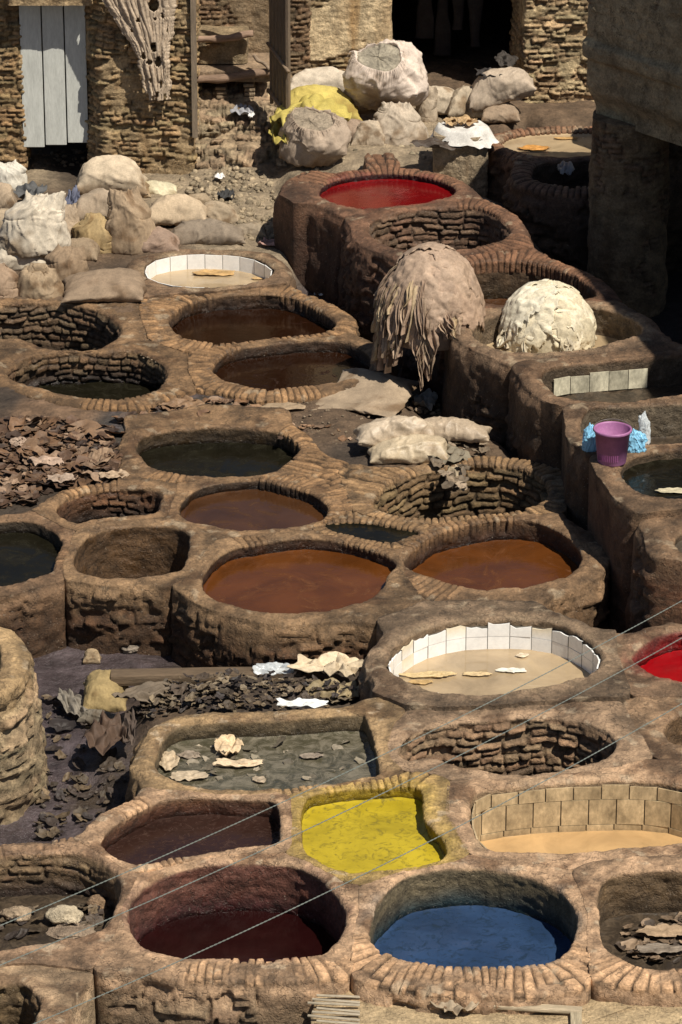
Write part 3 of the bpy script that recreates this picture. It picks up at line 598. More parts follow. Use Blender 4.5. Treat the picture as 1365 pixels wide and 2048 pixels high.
def make_ground():
    gx = np.concatenate([[-300, -80, -30, -12, -7], np.arange(-4.4, 4.4, .026), [5, 6, 8, 12, 30, 80, 300]])
    gy = np.concatenate([[-200, -50, 5, 15, 20], np.arange(22.5, 45.0, .026), [46, 48, 55, 80, 150, 400]])
    X, Y = np.meshgrid(gx, gy, indexing='ij'); Z, C = gfield(X, Y, True)
    P = np.stack([X, Y, Z], -1); wet = C[..., 3]
    n1 = fbm(P, 1.5, 3, 40); n2 = fbm(P, 6, 4, 41); n3 = fbm(P, 19, 3, 42)
    Z = Z + .03 * n1 + .028 * n2 * (1 - .5 * wet) + .016 * n3 * (1 - .55 * wet)
    c = C[..., :3] * (1 + .35 * n2 + .3 * n1)[..., None]
    pur = ss(.0, .3, fbm(P, 3, 3, 44)) * (wet > .5); c = mixc(c, (.12, .095, .10), pur * .6)
    wet = np.clip(wet + .3 * n2, 0, 1)
    near = (np.abs(X) < 4.4) & (Y > 22) & (Y < 45)
    for d in VATS:
        q = d['c'] + d['nr'] * .04; lo = q.min(0) - .05; hi = q.max(0) + .05
        m = near & (X > lo[0]) & (X < hi[0]) & (Y > lo[1]) & (Y < hi[1]); ii = np.where(m)
        ins = inside(X[ii], Y[ii], q[::4]); a = (ii[0][ins], ii[1][ins]); Z[a] = np.minimum(Z[a], d['z'] - d['depth'] - .12)
    P[..., 2] = Z
    struct(grid_obj('ground', P, False, np.concatenate([np.clip(c, .005, 1), wet[..., None]], -1), M_GND, flip=False))
make_ground()
# ------------------------------------------------------------------ walls and buildings behind
def resample(poly, step, closed=True):
    p = np.asarray(poly, float); q = np.vstack([p, p[:1]]) if closed else p
    s = np.concatenate([[0], np.cumsum(np.linalg.norm(np.diff(q, axis=0), axis=1))]); k = max(8, int(s[-1] / step))
    t = np.arange(k) * s[-1] / k if closed else np.linspace(0, s[-1], k)
    return np.stack([np.interp(t, s, q[:, 0]), np.interp(t, s, q[:, 1])], 1), s[-1]
def block(name, label, cat, poly, z0, z1, seed, step=.015, zst=.017, plz=None, prof=None, streak=None, rnd_top=.03, thing=True, mat=None, soft=4, rough=.02, ztop=None, **st):
    c, L = resample(poly, step); cc = c.mean(0); n = len(c); c = csmooth(c, soft)
    tn = np.roll(c, -2, 0) - np.roll(c, 2, 0); nr = np.stack([tn[:, 1], -tn[:, 0]], 1); nr /= np.linalg.norm(nr, axis=1)[:, None]
    area = .5 * np.sum(c[:, 0] * np.roll(c[:, 1], -1) - np.roll(c[:, 0], -1) * c[:, 1])
    if area < 0: nr = -nr
    zs = np.linspace(z0, z1, max(6, int((z1 - z0) / zst))); m = len(zs)
    X = np.zeros((n, m, 3)); X[..., :2] = c[:, None]; X[..., 2] = zs[None]
    if prof is not None: X[..., :2] += nr[:, None] * prof(zs)[None, :, None]
    u = (np.arange(n) * L / n)[:, None] + np.zeros((1, m))
    kw = dict(rh=.056, bl=.2, plaster=.3, bcol=(.30, .21, .12), pcol=(.36, .27, .17), amp=.02, miss=.06); kw.update(st)
    d, col = courses(u, X[..., 2], X, seed, **kw)
    if plz is not None:
        kw2 = dict(kw); kw2['plaster'] = .95; d2, c2 = courses(u, X[..., 2], X, seed, **kw2)
        mm = ss(-.02, .02, X[..., 2] - plz + .16 * fbm(X, 2.2, 4, seed + 7)); d = d * (1 - mm) + (d2 + .012) * mm; col = mixc(col, c2, mm)
    d = d + rough * fbm(X, 2.2, 3, seed + 1)
    X[..., :2] += nr[:, None] * d[..., None]
    if ztop is not None: X[..., 2] = z0 + (X[..., 2] - z0) * ((ztop(X[..., 0], X[..., 1]) - z0) / (z1 - z0))
    # cap
    last = X[:, -1]; caps = []
    for s in [.97, .9, .8, .65, .5, .3, .1, .003]:
        q = last.copy(); q[:, :2] = cc + (last[:, :2] - cc) * s; q[:, 2] += rnd_top * (1 - s) * .3; q[:, 2] += .02 * fbm(q, 4, 3, seed); caps.append(q)
    caps = np.stack(caps, 1); X2 = np.concatenate([X, caps], 1)
    cl = np.concatenate([col, np.asarray(kw['pcol']) * (1 + .3 * fbm(caps, 4, 3, seed))[..., None]], 1)
    st_ = ss(.1, .45, fbm(X2 * np.array([3, 3, .5]), 1.5, 4, seed + 12)); cl = mixc(cl, cl * np.array([.55, .47, .4]), st_ * .6)
    if streak: cl = mixc(cl, streak, ss(.12, .3, fbm(X2 * np.array([2.6, 2.6, .25]), 1.6, 4, seed + 31)) * .7)
    lum = cl.mean(-1, keepdims=True); cl = lum + (cl - lum) * 1.2
    cols = np.concatenate([np.clip(cl, .004, .8), np.full(cl.shape[:2] + (1,), .05)], -1)
    o = grid_obj(name, X2, True, cols, mat or M_MAS, flip=area < 0)
    if label: tag(o, label, cat)
    return o
def xat(px, Y, row=200): return float(atY(px, row, Y)[0])
# left brick pier, door, recess wall
block('brick_pier', 'thin coursed brick pier left of the white plank door', 'wall', [(xat(-160, 41.2), 41.2), (xat(46, 41.2), 41.2), (xat(46, 41.2), 41.9), (xat(-160, 41.2), 41.9)], -.2, 3.0, 3, plaster=.12, amp=.03)
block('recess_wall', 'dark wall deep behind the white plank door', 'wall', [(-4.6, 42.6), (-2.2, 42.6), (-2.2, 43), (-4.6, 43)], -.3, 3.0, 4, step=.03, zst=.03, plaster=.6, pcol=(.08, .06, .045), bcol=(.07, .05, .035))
block('brick_pier', 'broad crumbling brick pier behind the hanging hide', 'wall', [(xat(179, 41.2), 41.22), (xat(204, 40.95), 40.98), (xat(385, 40.95), 40.9), (xat(388, 41), 42.5), (xat(180, 42.4), 42.5)], -.2, 3.0, 5, plaster=.22, pcol=(.36, .27, .17), bcol=(.34, .245, .145), amp=.04, rough=.04)
block('lintel', 'rough plaster lintel over the white plank door', 'lintel', [(xat(30, 41.3), 40.95), (xat(190, 41.3), 40.95), (xat(190, 41.3), 41.9), (xat(30, 41.3), 41.9)], 1.95, 2.6, 6, plaster=.8)
t = tag(empty('plank_door', atY(108, 285, 41.22)), 'white painted plank door shadowed along its top and right side', 'door'); b0 = t.location
for i in range(3):
    x0, x1 = [(44, 87.5), (89, 132), (133.5, 176)][i]; a0 = atY(x0, 200, 41.22); a1 = atY(x1, 200, 41.22); mb = MB(); zb = [.30, .325, .35][i]
    mb.box(((a0[0] + a1[0]) / 2, 41.22, (zb + 2.4) / 2), ((a1[0] - a0[0]) - .006, .035, 2.4 - zb), col=(.56, .57, .53, .3)); o = mb.build('plank', M_PAINT); setp(o, t, b0)
    bv = o.modifiers.new('b', 'BEVEL'); bv.width = .004
mb = MB(); a0 = atY(50, 280, 41.26); a1 = atY(172, 280, 41.26)
mb.box(((a0[0] + a1[0]) / 2, 41.265, .9), (a1[0] - a0[0] - .04, .03, .1), col=(.2, .15, .1, .2)); setp(mb.build('batten', M_WOOD), t, b0)
# alcove between piers
block('alcove_wall', 'rough back wall of the alcove holding the wooden logs', 'wall', [(-1.75, 42.5), (-.35, 42.5), (-.35, 42.9), (-1.75, 42.9)], 0, 3.0, 8, plaster=.5, pcol=(.24, .18, .12), bcol=(.2, .14, .09))
def bank():
    n, m = 90, 60; P = np.zeros((n, m, 3)); pts = [(350, -.1, 40.75), (345, .1, 40.9), (308, .33, 41.05), (300, .36, 41.3), (262, .5, 41.45), (235, .62, 41.7), (215, .70, 42.0), (200, .7, 42.6)]
    vv = np.linspace(0, len(pts) - 1, m); ys = np.interp(vv, range(len(pts)), [p[2] for p in pts]); zs = np.interp(vv, range(len(pts)), [p[1] for p in pts])
    x0, x1 = xat(388, 41), xat(575, 41.2); P[..., 0] = np.linspace(x0, x1, n)[:, None]; P[..., 1] = ys; P[..., 2] = zs
    P[..., 1] -= .10 * fbm(P, 3, 3, 5) + .05 * fbm(P, 10, 3, 6); P[..., 2] += .06 * fbm(P, 4, 3, 7) + .03 * fbm(P, 12, 3, 8)
    dk, c = courses(P[..., 0] * 1.0, P[..., 2] + .4 * (P[..., 1] - 41), P, 77, rh=.062, bl=.17, plaster=.28, bcol=(.33, .24, .15), pcol=(.30, .22, .14), amp=.05, miss=.25)
    P[..., 1] -= 1.2 * dk; P[..., 2] += .5 * dk
    tag(grid_obj('rubble_bank', P, False, np.concatenate([c, np.full((n, m, 1), .05)], -1), M_MAS), 'sloping bank of earth and broken brick below the alcove', 'bank')
bank()
def log(label, p0, p1, r, seed, col=(.25, .17, .11), name='wooden_log', cat='log', group=None):
    t_ = np.linspace(0, 1, 14)[:, None]; P = np.array(p0) * (1 - t_) + np.array(p1) * t_; P[:, 2] += .012 * np.sin(t_[:, 0] * 7 + seed)
    mb = MB(); mb.tube(P, r * (1 + .1 * np.sin(np.arange(14) * 1.3 + seed)), 14, col + (.1,), wob=.012, seed=seed); return tag(mb.build(name, M_WOOD, smooth=True), label, cat, group)
log('pale upper log across the alcove', atY(388, 80, 41.9), atY(506, 70, 41.9), .038, 1, (.30, .20, .14))
log('thicker lower log above the two small brick stacks', atY(388, 160, 41.75), atY(545, 145, 41.75), .045, 2, (.24, .16, .11))
log('short forked branch leaning on the lower log', atY(508, 110, 41.8), atY(540, 138, 41.7), .022, 3, (.26, .19, .13), 'branch', 'branch')
t = tag(block('earth_shelf', None, None, [(xat(398, 42), 42.0), (xat(492, 42), 42.0), (xat(492, 42), 42.5), (xat(398, 42), 42.5)], 1.0, 1.28, 9, plaster=.9, pcol=(.26, .2, .13)), 'shelf of packed earth between the two alcove logs', 'shelf')
tag(block('earth_shelf', None, None, [(xat(398, 42), 41.78), (xat(540, 42), 41.78), (xat(540, 42), 42.5), (xat(398, 42), 42.5)], .86, .98, 10, plaster=.9, pcol=(.27, .2, .14)), 'lower earth shelf resting on the thick log', 'shelf')
for (pa, pb, rb, lab) in ((432, 454, 204, 'brick stack propping the log, nearer the wooden post'), (487, 511, 198, 'brick stack propping the log, nearer the slatted gate')):
    c = atY((pa + pb) / 2, rb, 41.85); root = tag(empty('brick_stack', c), lab, 'brick stack', 'brick stacks under the log')
    for i in range(4):
        mb = MB(); mb.box((c[0] + .004 * ((i * 7) % 3), 41.86, c[2] + .025 + i * .048), (.115, .16, .036), rot=.06 * ((i * 5) % 3 - 1), col=(.27, .2, .13, 0)); o = mb.build('brick', M_MAS); setp(o, root, c)
        bv = o.modifiers.new('b', 'BEVEL'); bv.width = .009; bv.segments = 2
mb = MB(); a = atY(390, 228, 40.86); mb.box((a[0], 40.86, 1.7), (.058, .05, 2.35), col=(.22, .17, .12, 0)); o = tag(mb.build('wooden_post', M_WOODV), 'thin upright wooden post at the right side of the hide pier', 'post')
g0 = atY(560, 222, 41.2); root = tag(empty('slatted_gate', g0), 'narrow brown gate of upright slats standing open', 'gate')
for i in range(6):
    f = i / 5; mb = MB(); mb.box((g0[0] - .085 + .18 * f, 41.45 - .42 * f, .72 + 1.2 + .02 * ((i * 3) % 4)), (.03, .062, 2.4), rot=1.15 - math.pi / 2 + .02 * ((i * 7) % 3), col=(.17, .125, .085, 0)); setp(mb.build('slat', M_WOODV), root, g0)
for z_, r0 in ((1.30, 0), (.78, .1)):
    mb = MB(); mb.tube([(g0[0] - .13, 41.42, z_ + .1), (g0[0] + .0, 41.15, z_), (g0[0] + .10, 40.95, z_ - .08)], .02, 8, (.25, .18, .12, 0)); setp(mb.build('rail', M_WOOD, smooth=True), root, g0)
# plaster wall, dark doorway, right wall
block('plaster_wall', 'stained plaster wall with brick showing along its foot behind the sacks', 'wall', [(xat(576, 42.6), 42.6), (xat(778, 42.6), 42.6), (xat(778, 42.6), 43.3), (xat(576, 42.6), 43.3)], .1, 3.0, 11, plaster=.02, plz=.93, streak=(.34, .21, .10), pcol=(.62, .50, .34), bcol=(.36, .26, .16))
block('brick_wall', 'brick and peeling plaster wall right of the dark doorway', 'wall', [(xat(1048, 42.4), 42.4), (xat(1420, 42.4), 42.4), (xat(1420, 42.4), 43.3), (xat(1030, 42.4), 43.3)], .1, 3.0, 12, plaster=.36, pcol=(.50, .40, .26), bcol=(.40, .30, .19), amp=.035)
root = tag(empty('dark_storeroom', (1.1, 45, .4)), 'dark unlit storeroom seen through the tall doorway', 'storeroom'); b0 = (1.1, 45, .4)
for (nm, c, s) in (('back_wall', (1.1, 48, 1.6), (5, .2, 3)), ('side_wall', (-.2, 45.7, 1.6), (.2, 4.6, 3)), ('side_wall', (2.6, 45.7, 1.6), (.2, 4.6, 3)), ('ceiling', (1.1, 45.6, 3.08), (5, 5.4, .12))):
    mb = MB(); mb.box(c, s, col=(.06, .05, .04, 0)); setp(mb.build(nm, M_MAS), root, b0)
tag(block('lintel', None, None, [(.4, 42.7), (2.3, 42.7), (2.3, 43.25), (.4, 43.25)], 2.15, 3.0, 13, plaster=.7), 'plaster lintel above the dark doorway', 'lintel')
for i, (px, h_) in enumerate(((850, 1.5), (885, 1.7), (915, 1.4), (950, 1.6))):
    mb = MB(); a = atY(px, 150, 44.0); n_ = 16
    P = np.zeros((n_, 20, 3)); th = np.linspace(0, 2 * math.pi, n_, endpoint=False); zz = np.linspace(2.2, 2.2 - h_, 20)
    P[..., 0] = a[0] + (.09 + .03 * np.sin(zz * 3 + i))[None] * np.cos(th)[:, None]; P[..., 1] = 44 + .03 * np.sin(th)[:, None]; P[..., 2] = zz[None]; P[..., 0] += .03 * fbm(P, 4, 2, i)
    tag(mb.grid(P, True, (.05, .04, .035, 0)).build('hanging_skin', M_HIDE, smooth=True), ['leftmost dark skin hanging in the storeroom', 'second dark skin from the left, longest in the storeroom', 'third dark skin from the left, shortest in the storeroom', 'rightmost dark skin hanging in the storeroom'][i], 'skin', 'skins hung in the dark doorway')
# right: overhanging parapet, round pillar, shading building
def pprof(z): return .05 * ss(2.12, 2.16, z) * ss(2.34, 2.28, z) + .10 * ss(1.62, 1.85, z) - .04
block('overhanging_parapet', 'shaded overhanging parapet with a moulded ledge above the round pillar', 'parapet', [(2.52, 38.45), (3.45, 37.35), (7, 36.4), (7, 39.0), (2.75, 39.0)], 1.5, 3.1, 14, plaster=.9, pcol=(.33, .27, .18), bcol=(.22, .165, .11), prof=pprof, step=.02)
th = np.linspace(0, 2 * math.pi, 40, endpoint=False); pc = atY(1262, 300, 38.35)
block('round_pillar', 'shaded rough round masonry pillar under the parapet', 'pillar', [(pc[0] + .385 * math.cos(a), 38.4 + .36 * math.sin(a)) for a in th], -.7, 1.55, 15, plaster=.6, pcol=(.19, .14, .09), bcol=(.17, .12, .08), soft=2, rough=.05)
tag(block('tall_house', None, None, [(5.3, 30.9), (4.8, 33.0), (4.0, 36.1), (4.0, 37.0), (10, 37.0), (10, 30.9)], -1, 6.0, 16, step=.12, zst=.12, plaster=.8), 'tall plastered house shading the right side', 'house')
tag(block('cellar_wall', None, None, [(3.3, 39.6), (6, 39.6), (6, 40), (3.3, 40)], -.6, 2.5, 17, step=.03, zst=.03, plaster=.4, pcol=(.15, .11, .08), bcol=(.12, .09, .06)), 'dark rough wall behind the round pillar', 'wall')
# low plaster bench at the very bottom
q = [at(x, y, -.14)[:2] for x, y in ((640, 1972), (900, 1985), (1200, 1990), (1420, 1985), (1460, 2200), (900, 2260), (600, 2200))]
block('plaster_bench', 'pale plaster bench in front of the blue vat', 'bench', q, -1.3, -.14, 18, plaster=.9, pcol=(.40, .31, .2), bcol=(.28, .2, .13), out=None) if False else block('plaster_bench', 'pale plaster bench in front of the blue vat', 'bench', q, -1.3, -.14, 18, plaster=.9, pcol=(.40, .31, .2), bcol=(.28, .2, .13))
# ------------------------------------------------------------------ sacks
def relax(A, h, iters, wx=1.0, shear=.5, bend=.0, diag=True):
    # inextensible cloth: A[..., nx, ny, 3]; distance constraints solved in alternating stripes
    def con(P, Q, L, k, comp=1.0):
        d = Q - P; l = np.sqrt((d * d).sum(-1, keepdims=True)) + 1e-9; e = (l - L); e = np.where(e < 0, e * comp, e); c = d * (k * .5 * e / l); P += c; Q -= c
    for _ in range(iters):
        for o in (0, 1):
            n = (A.shape[-3] - o) // 2; con(A[..., o:o + 2 * n:2, :, :], A[..., o + 1:o + 1 + 2 * n:2, :, :], h, 1.0)
            n = (A.shape[-2] - o) // 2; con(A[..., :, o:o + 2 * n:2, :], A[..., :, o + 1:o + 1 + 2 * n:2, :], h, 1.0)
        if diag:
            con(A[..., :-1, :-1, :].copy(), A[..., 1:, 1:, :].copy(), h * 1.414, 0) if False else None
            for o in (0, 1):
                n = (A.shape[-3] - o) // 2
                con(A[..., o:o + 2 * n:2, :-1, :], A[..., o + 1:o + 1 + 2 * n:2, 1:, :], h * 1.414, shear, .3)
                con(A[..., o:o + 2 * n:2, 1:, :], A[..., o + 1:o + 1 + 2 * n:2, :-1, :], h * 1.414, shear, .3)
        if bend:
            for o in (0, 2):
                m_ = (A.shape[-3] - 2 - o) // 4 + 1; P = A[..., o:A.shape[-3] - 2:4, :, :]; Q = A[..., o + 2::4, :, :][..., :P.shape[-3], :, :]; con(P, Q, 2 * h, bend)
                P = A[..., :, o:A.shape[-2] - 2:4, :]; Q = A[..., :, o + 2::4, :][..., :P.shape[-2], :]; con(P, Q, 2 * h, bend)
def inflate(kind, asp, seed, fill, nx=64, steps=150):
    h = 1.0 / (nx - 1); ny = int(asp * nx); rs = np.random.RandomState(seed); u = (np.arange(nx) * h - .5)[:, None]; v = (np.arange(ny) * h)[None]
    A = np.zeros((2, nx, ny, 3)); up = kind != 'pillow'
    if up: A[..., 0] = u; A[..., 2] = v + .01
    else: A[..., 0] = u; A[..., 1] = v - v.max() / 2; A[..., 2] = .1
    ax = 1 if up else 2; q = np.stack([u + 0 * v, 0 * u + v, 0 * u * v], -1)
    A[0, ..., ax] += (-.02 if up else .02) * (1 + fbm(q, 3, 3, seed)); A[1, ..., ax] -= (-.02 if up else .02) * (1 + fbm(q, 3, 3, seed + 5))
    Vv = np.zeros_like(A); dt = 1.0; H = ny * h
    for s_ in range(steps):
        gx = np.gradient(A, axis=1); gy = np.gradient(A, axis=2); nr = np.cross(gx, gy); nr[1] *= -1
        if up: nr = nr  # front side (index 0) faces -y
        if up: pr = np.clip(fill * H - A[..., 2], 0, None) * 1.6 + .04 * (A[..., 2] < fill * H * 1.05)
        else: pr = np.full(A.shape[:-1], fill)
        f = nr * (1 if not up else 1) * pr[..., None] / (h * h) * .0011
        f[..., 2] -= .00035 * (1 if up else .8)
        if up: f[..., 1] += -.00012 * (A[..., 2] > fill * H) * (1 if seed % 2 else -1)
        Vv = (Vv + f) * .93; sp_ = np.sqrt((Vv * Vv).sum(-1, keepdims=True)); Vv *= np.minimum(1, .02 / (sp_ + 1e-9)); B = A + Vv
        for it in range(4):
            relax(B, h, 1, bend=.08)
            for sl in ((slice(0, 1), slice(None)), (slice(-1, None), slice(None)), (slice(None), slice(0, 1)), (slice(None), slice(-1, None))):
                m_ = (B[0][sl] + B[1][sl]) / 2; B[0][sl] = m_; B[1][sl] = m_
            if kind == 'tied':
                j0 = int(ny * .80); lim = .09 if s_ > 30 else .5 - .41 * s_ / 30
                B[:, :, j0 - 1:j0 + 2, 0] = np.clip(B[:, :, j0 - 1:j0 + 2, 0], -lim, lim); B[:, :, j0 - 1:j0 + 2, 1] = np.clip(B[:, :, j0 - 1:j0 + 2, 1], -lim * .8, lim * .8)
            B[..., 2] = np.maximum(B[..., 2], 0)
        Vv = (B - A); Vv[B[..., 2] < .002] *= .3; A = B
    return A
PROTO = {}
def proto(key):
    if key not in PROTO:
        kind, k_ = key
        args = dict(pillow=[('pillow', .62, 1, 1.0), ('pillow', .72, 2, .7), ('pillow', .5, 3, .9)], upright=[('upright', 1.25, 11, .62), ('upright', 1.4, 12, .72), ('upright', 1.15, 14, .85)], tied=[('tied', 1.35, 21, .66)], flat=[('pillow', .7, 31, .06)])[kind]
        k_ = k_ % len(args); PROTO[key] = inflate(*args[k_])
    return PROTO[key]
def close_faces(nx, ny):
    idx = np.arange(2 * nx * ny).reshape(2, nx, ny); b = idx[1]; f = idx[0]
    b = b.copy(); b[0] = f[0]; b[-1] = f[-1]; b[:, 0] = f[:, 0]; b[:, -1] = f[:, -1]
    q = lambda a: np.stack([a[:-1, :-1], a[1:, :-1], a[1:, 1:], a[:-1, 1:]], -1).reshape(-1, 4)
    return np.concatenate([q(f), q(b)[:, ::-1]])
SACKN = [0]
GL = 'filled sacks heaped at the left'
GC = 'filled sacks piled before the doorway'
def sack(label, px, py, w, h, kind='pillow', col=(.42, .34, .25), z=None, seed=0, rot=0, dr=.75, tilt=0, mat=None, name='sack', cat='sack', group='sacks heaped beside the vats', content=(.3, .25, .18), tiltx=0, crump=1.0):
    if group in (GL, GC): w, h, crump = w * 1.13, h * 1.08, crump * .8
    if z is None: p = gat(px, py); z = p[2] - .02
    p = at(px, py, z); k = ppm(py, z); a = math.atan2(CH - z, p[1]); Wm = w / k; D = Wm * dr; H = max(.09, (h / k - D * .8 * math.sin(a)) / math.cos(a)) + .02
    base = np.array([p[0], p[1] + D / 2 * .95, z]); SACKN[0] += 1
    if kind != 'open':
        A = proto((kind, seed % 3 if kind != 'tied' and kind != 'flat' else 0)); _, nx, ny, _ = A.shape; P = A.reshape(-1, 3).copy()
        lo, hi = np.percentile(P, .5, 0), np.percentile(P, 99.5, 0); P[:, :2] -= (lo + hi)[:2] / 2; P[:, 2] -= lo[2]
        if seed % 2: P[:, 0] *= -1
        sx = Wm / (hi - lo)[0]; sz = H / (hi - lo)[2]; sy = D / (hi - lo)[1]
        if kind != 'pillow' and kind != 'flat': sy = min(max(sy, .75 * sx), 1.3 * sx)
        P = P * np.array([sx, sy, sz])
        S = P / Wm + seed * 3.1
        wv3 = np.stack([fbm(S, 1.4, 2, 1), fbm(S, 1.4, 2, 2), fbm(S, 1.4, 2, 3)], -1)
        P = P + Wm * np.array([.15, .15, .10 if kind in ('pillow', 'flat') else .14]) * wv3 * np.clip(P[:, 2:] / H * 2, .15, 1)
        if kind == 'upright': # corners of the mouth slump inwards
            tq = ss(.55, 1, P[:, 2] / H); P[:, 0] *= 1 - .45 * tq; P[:, 2] -= .10 * H * tq * np.abs(np.sin(seed * 2.1 + P[:, 0] / Wm * 4)); P[:, 0] += .16 * Wm * math.sin(seed * 1.7) * tq
        rs_ = random.Random(seed); nrm = P - np.array([0, 0, H * .45]); nrm /= np.linalg.norm(nrm, axis=1)[:, None] + 1e-6
        Sw = S + .25 * wv3
        for q_ in range(3):
            a1 = rs_.uniform(-.5, .5) + (1.57 if kind in ('upright', 'tied') else rs_.choice((0, 1.2))); a2 = rs_.uniform(-.4, .4)
            dv = np.array([math.cos(a1) * math.cos(a2), math.sin(a2), math.sin(a1) * math.cos(a2)]); along = Sw @ dv; perp = Sw - along[:, None] * dv
            nn = fbm(perp * (3.6 + 2.4 * q_) + (along * .45)[:, None] * dv + q_ * 7, 1.0, 1); rd = (1 - np.abs(nn) * 5).clip(0, 1)
            P = P + nrm * (Wm * crump * (.030, .020, .012)[q_] * (rd ** 1.3 - .35))[:, None]
        for q_ in range(2):
            a1 = seed * 1.9 + q_ * 1.1; dv = np.array([math.cos(a1), .3, math.sin(a1)]); dv /= np.linalg.norm(dv); Sw = S + .2 * wv3; along = Sw @ dv; perp = Sw - along[:, None] * dv
            nn = fbm(perp * (8 + 4 * q_) + (along * .8)[:, None] * dv + q_ * 5, 1.0, 1); gate = ss(-.1, .3, fbm(S, 2.5, 2, 50 + q_)); P = P + nrm * (Wm * crump * .011 * gate * ((1 - np.abs(nn) * 4).clip(0, 1) ** 1.5 - .3))[:, None]
        P = P + Wm * .003 * np.stack([fbm(S, 9, 3, 1), fbm(S, 9, 3, 2), fbm(S, 9, 3, 3)], -1)
        P[:, 2] = np.maximum(P[:, 2], -.01)
        fl = ss(.0, .08, P[:, 2]); 
        F = close_faces(nx, ny)
        if seed % 2: F = F[:, ::-1]
    else:
        n, m = 120, 64; th = np.arange(n) * 2 * math.pi / n
        hh = np.concatenate([np.linspace(0, 1, 50), [1.0, .99, .97, .95, .94, .935, .93, .93, .93, .93, .93, .93, .93, .93]]); r = np.concatenate([np.interp(hh[:50], [0, .02, .1, .4, .75, .93, 1], [0, .7, .95, 1, .86, .66, .56]), [.55, .54, .53, .52, .51, .48, .42, .38, .3, .2, .12, .06, .02, .001]]); ex = 2.6
        c, s = np.cos(th), np.sin(th); rad = (np.abs(c) ** ex + np.abs(s) ** ex) ** (-1 / ex)
        P = np.zeros((n, m, 3)); P[..., 0] = (c * rad)[:, None] * r[None] * Wm / 2; P[..., 1] = (s * rad)[:, None] * r[None] * D / 2; P[..., 2] = hh[None] * H
        S = P / Wm + seed * 3.1; P *= (1 + .14 * fbm(S, 1.5, 2))[..., None]
        fd = fbm(np.stack([c[:, None] * 2.2 + 0 * r[None], s[:, None] * 2.2 + 0 * r[None], hh[None] * .5 + 0 * c[:, None]], -1) + seed, 1.7, 3)
        P[..., :2] *= (1 + .14 * fd * ss(.2, .9, hh)[None])[..., None]; P[:, 44:, 2] += .05 * H * fd[:, 44:]
        P = P.reshape(-1, 3); S = S.reshape(-1, 3)
        wv3 = np.stack([fbm(S, 1.4, 2, 1), fbm(S, 1.4, 2, 2), fbm(S, 1.4, 2, 3)], -1); P = P + Wm * np.array([.24, .24, .2]) * wv3 * np.clip(P[:, 2:] / H * 2, .15, 1)
        nrm = P - np.array([0, 0, H * .45]); nrm /= np.linalg.norm(nrm, axis=1)[:, None] + 1e-6; outer = (np.tile(np.arange(m), n) < 52).astype(float)
        for q_ in range(3):
            dv = np.array([[.1, .1, .99], [.8, .1, .6], [-.6, .3, .7]][q_]); Sw = S + .25 * wv3; along = Sw @ dv; perp = Sw - along[:, None] * dv
            nn = fbm(perp * (3.4 + 2.2 * q_) + (along * .9)[:, None] * dv + q_ * 7, 1.0, 2); P = P + nrm * (outer * Wm * (.032, .022, .012)[q_] * ((1 - np.abs(nn) * 5).clip(0, 1) ** 1.3 - .35))[:, None]
        P[:, 2] = np.maximum(P[:, 2], -.01)
    if tilt: ct, st = math.cos(tilt), math.sin(tilt); x_, z_ = P[:, 0].copy(), P[:, 2].copy(); P[:, 0] = x_ * ct + z_ * st; P[:, 2] = -x_ * st + z_ * ct + abs(st) * Wm * .3
    if tiltx: ct, st = math.cos(tiltx), math.sin(tiltx); x_, z_ = P[:, 1].copy(), P[:, 2].copy(); P[:, 1] = x_ * ct - z_ * st; P[:, 2] = x_ * st + z_ * ct + abs(st) * D * .35
    cr, sr = math.cos(rot), math.sin(rot); x_, y_ = P[:, 0].copy(), P[:, 1].copy(); P[:, 0] = x_ * cr - y_ * sr; P[:, 1] = x_ * sr + y_ * cr
    cl = np.asarray(col) * (1 + .2 * fbm(S, 3, 3, 2) + .12 * fbm(S, 9, 2, 4))[..., None]
    dirt = ss(0, .35, fbm(S, 2.2, 4, 7) + .25 * (.35 - P[:, 2] / H)); cl = mixc(cl, np.asarray(col) * np.array([.46, .37, .28]), dirt * .85)
    cols = np.concatenate([np.clip(cl, .01, .85), np.full((len(P), 1), .1)], -1)
    if kind == 'open':
        P = P.reshape(n, m, 3); S = S.reshape(n, m, 3); cols = cols.reshape(n, m, 4)
        root = empty(name, base); tag(root, label, cat, group)
        grid_obj('bag', P[:, :54], True, cols[:, :54], mat or M_CLOTH, root)
        C = P[:, 53:].copy(); ctr = P[:, 53].mean(0); C += (P[:, 50].mean(0) - P[:, 40].mean(0)) * (.25 + .5 * fbm(S[:, 53:], 5, 3)[..., None]); C[:, 0] = P[:, 53] + (P[:, 53] - ctr) * .03
        cc_ = np.asarray(content) * (1 + .3 * fbm(S[:, 53:], 14, 3))[..., None]
        grid_obj('contents', C, True, np.concatenate([cc_, np.zeros((n, C.shape[1], 1))], -1), M_GND, root)
        mb = MB(); rr = random.Random(seed)
        for _ in range(90):
            i = rr.randrange(n); a0 = P[i, 49]; dx = rr.uniform(.04, .10) * Wm; out_ = a0 - ctr; out_ = out_ / (np.linalg.norm(out_) + 1e-6)
            mb.tube([a0, a0 + out_ * dx * .6 - np.array([0, 0, dx * .3]), a0 + out_ * dx - np.array([0, 0, dx * rr.uniform(.8, 1.8)])], [.003, .002, .001], 4, tuple(np.clip(np.array(col) * 1.3, 0, .8)) + (0,), cap=False)
        struct(mb.build('frayed_threads', M_CLOTH, root), 'stuff')
        return root
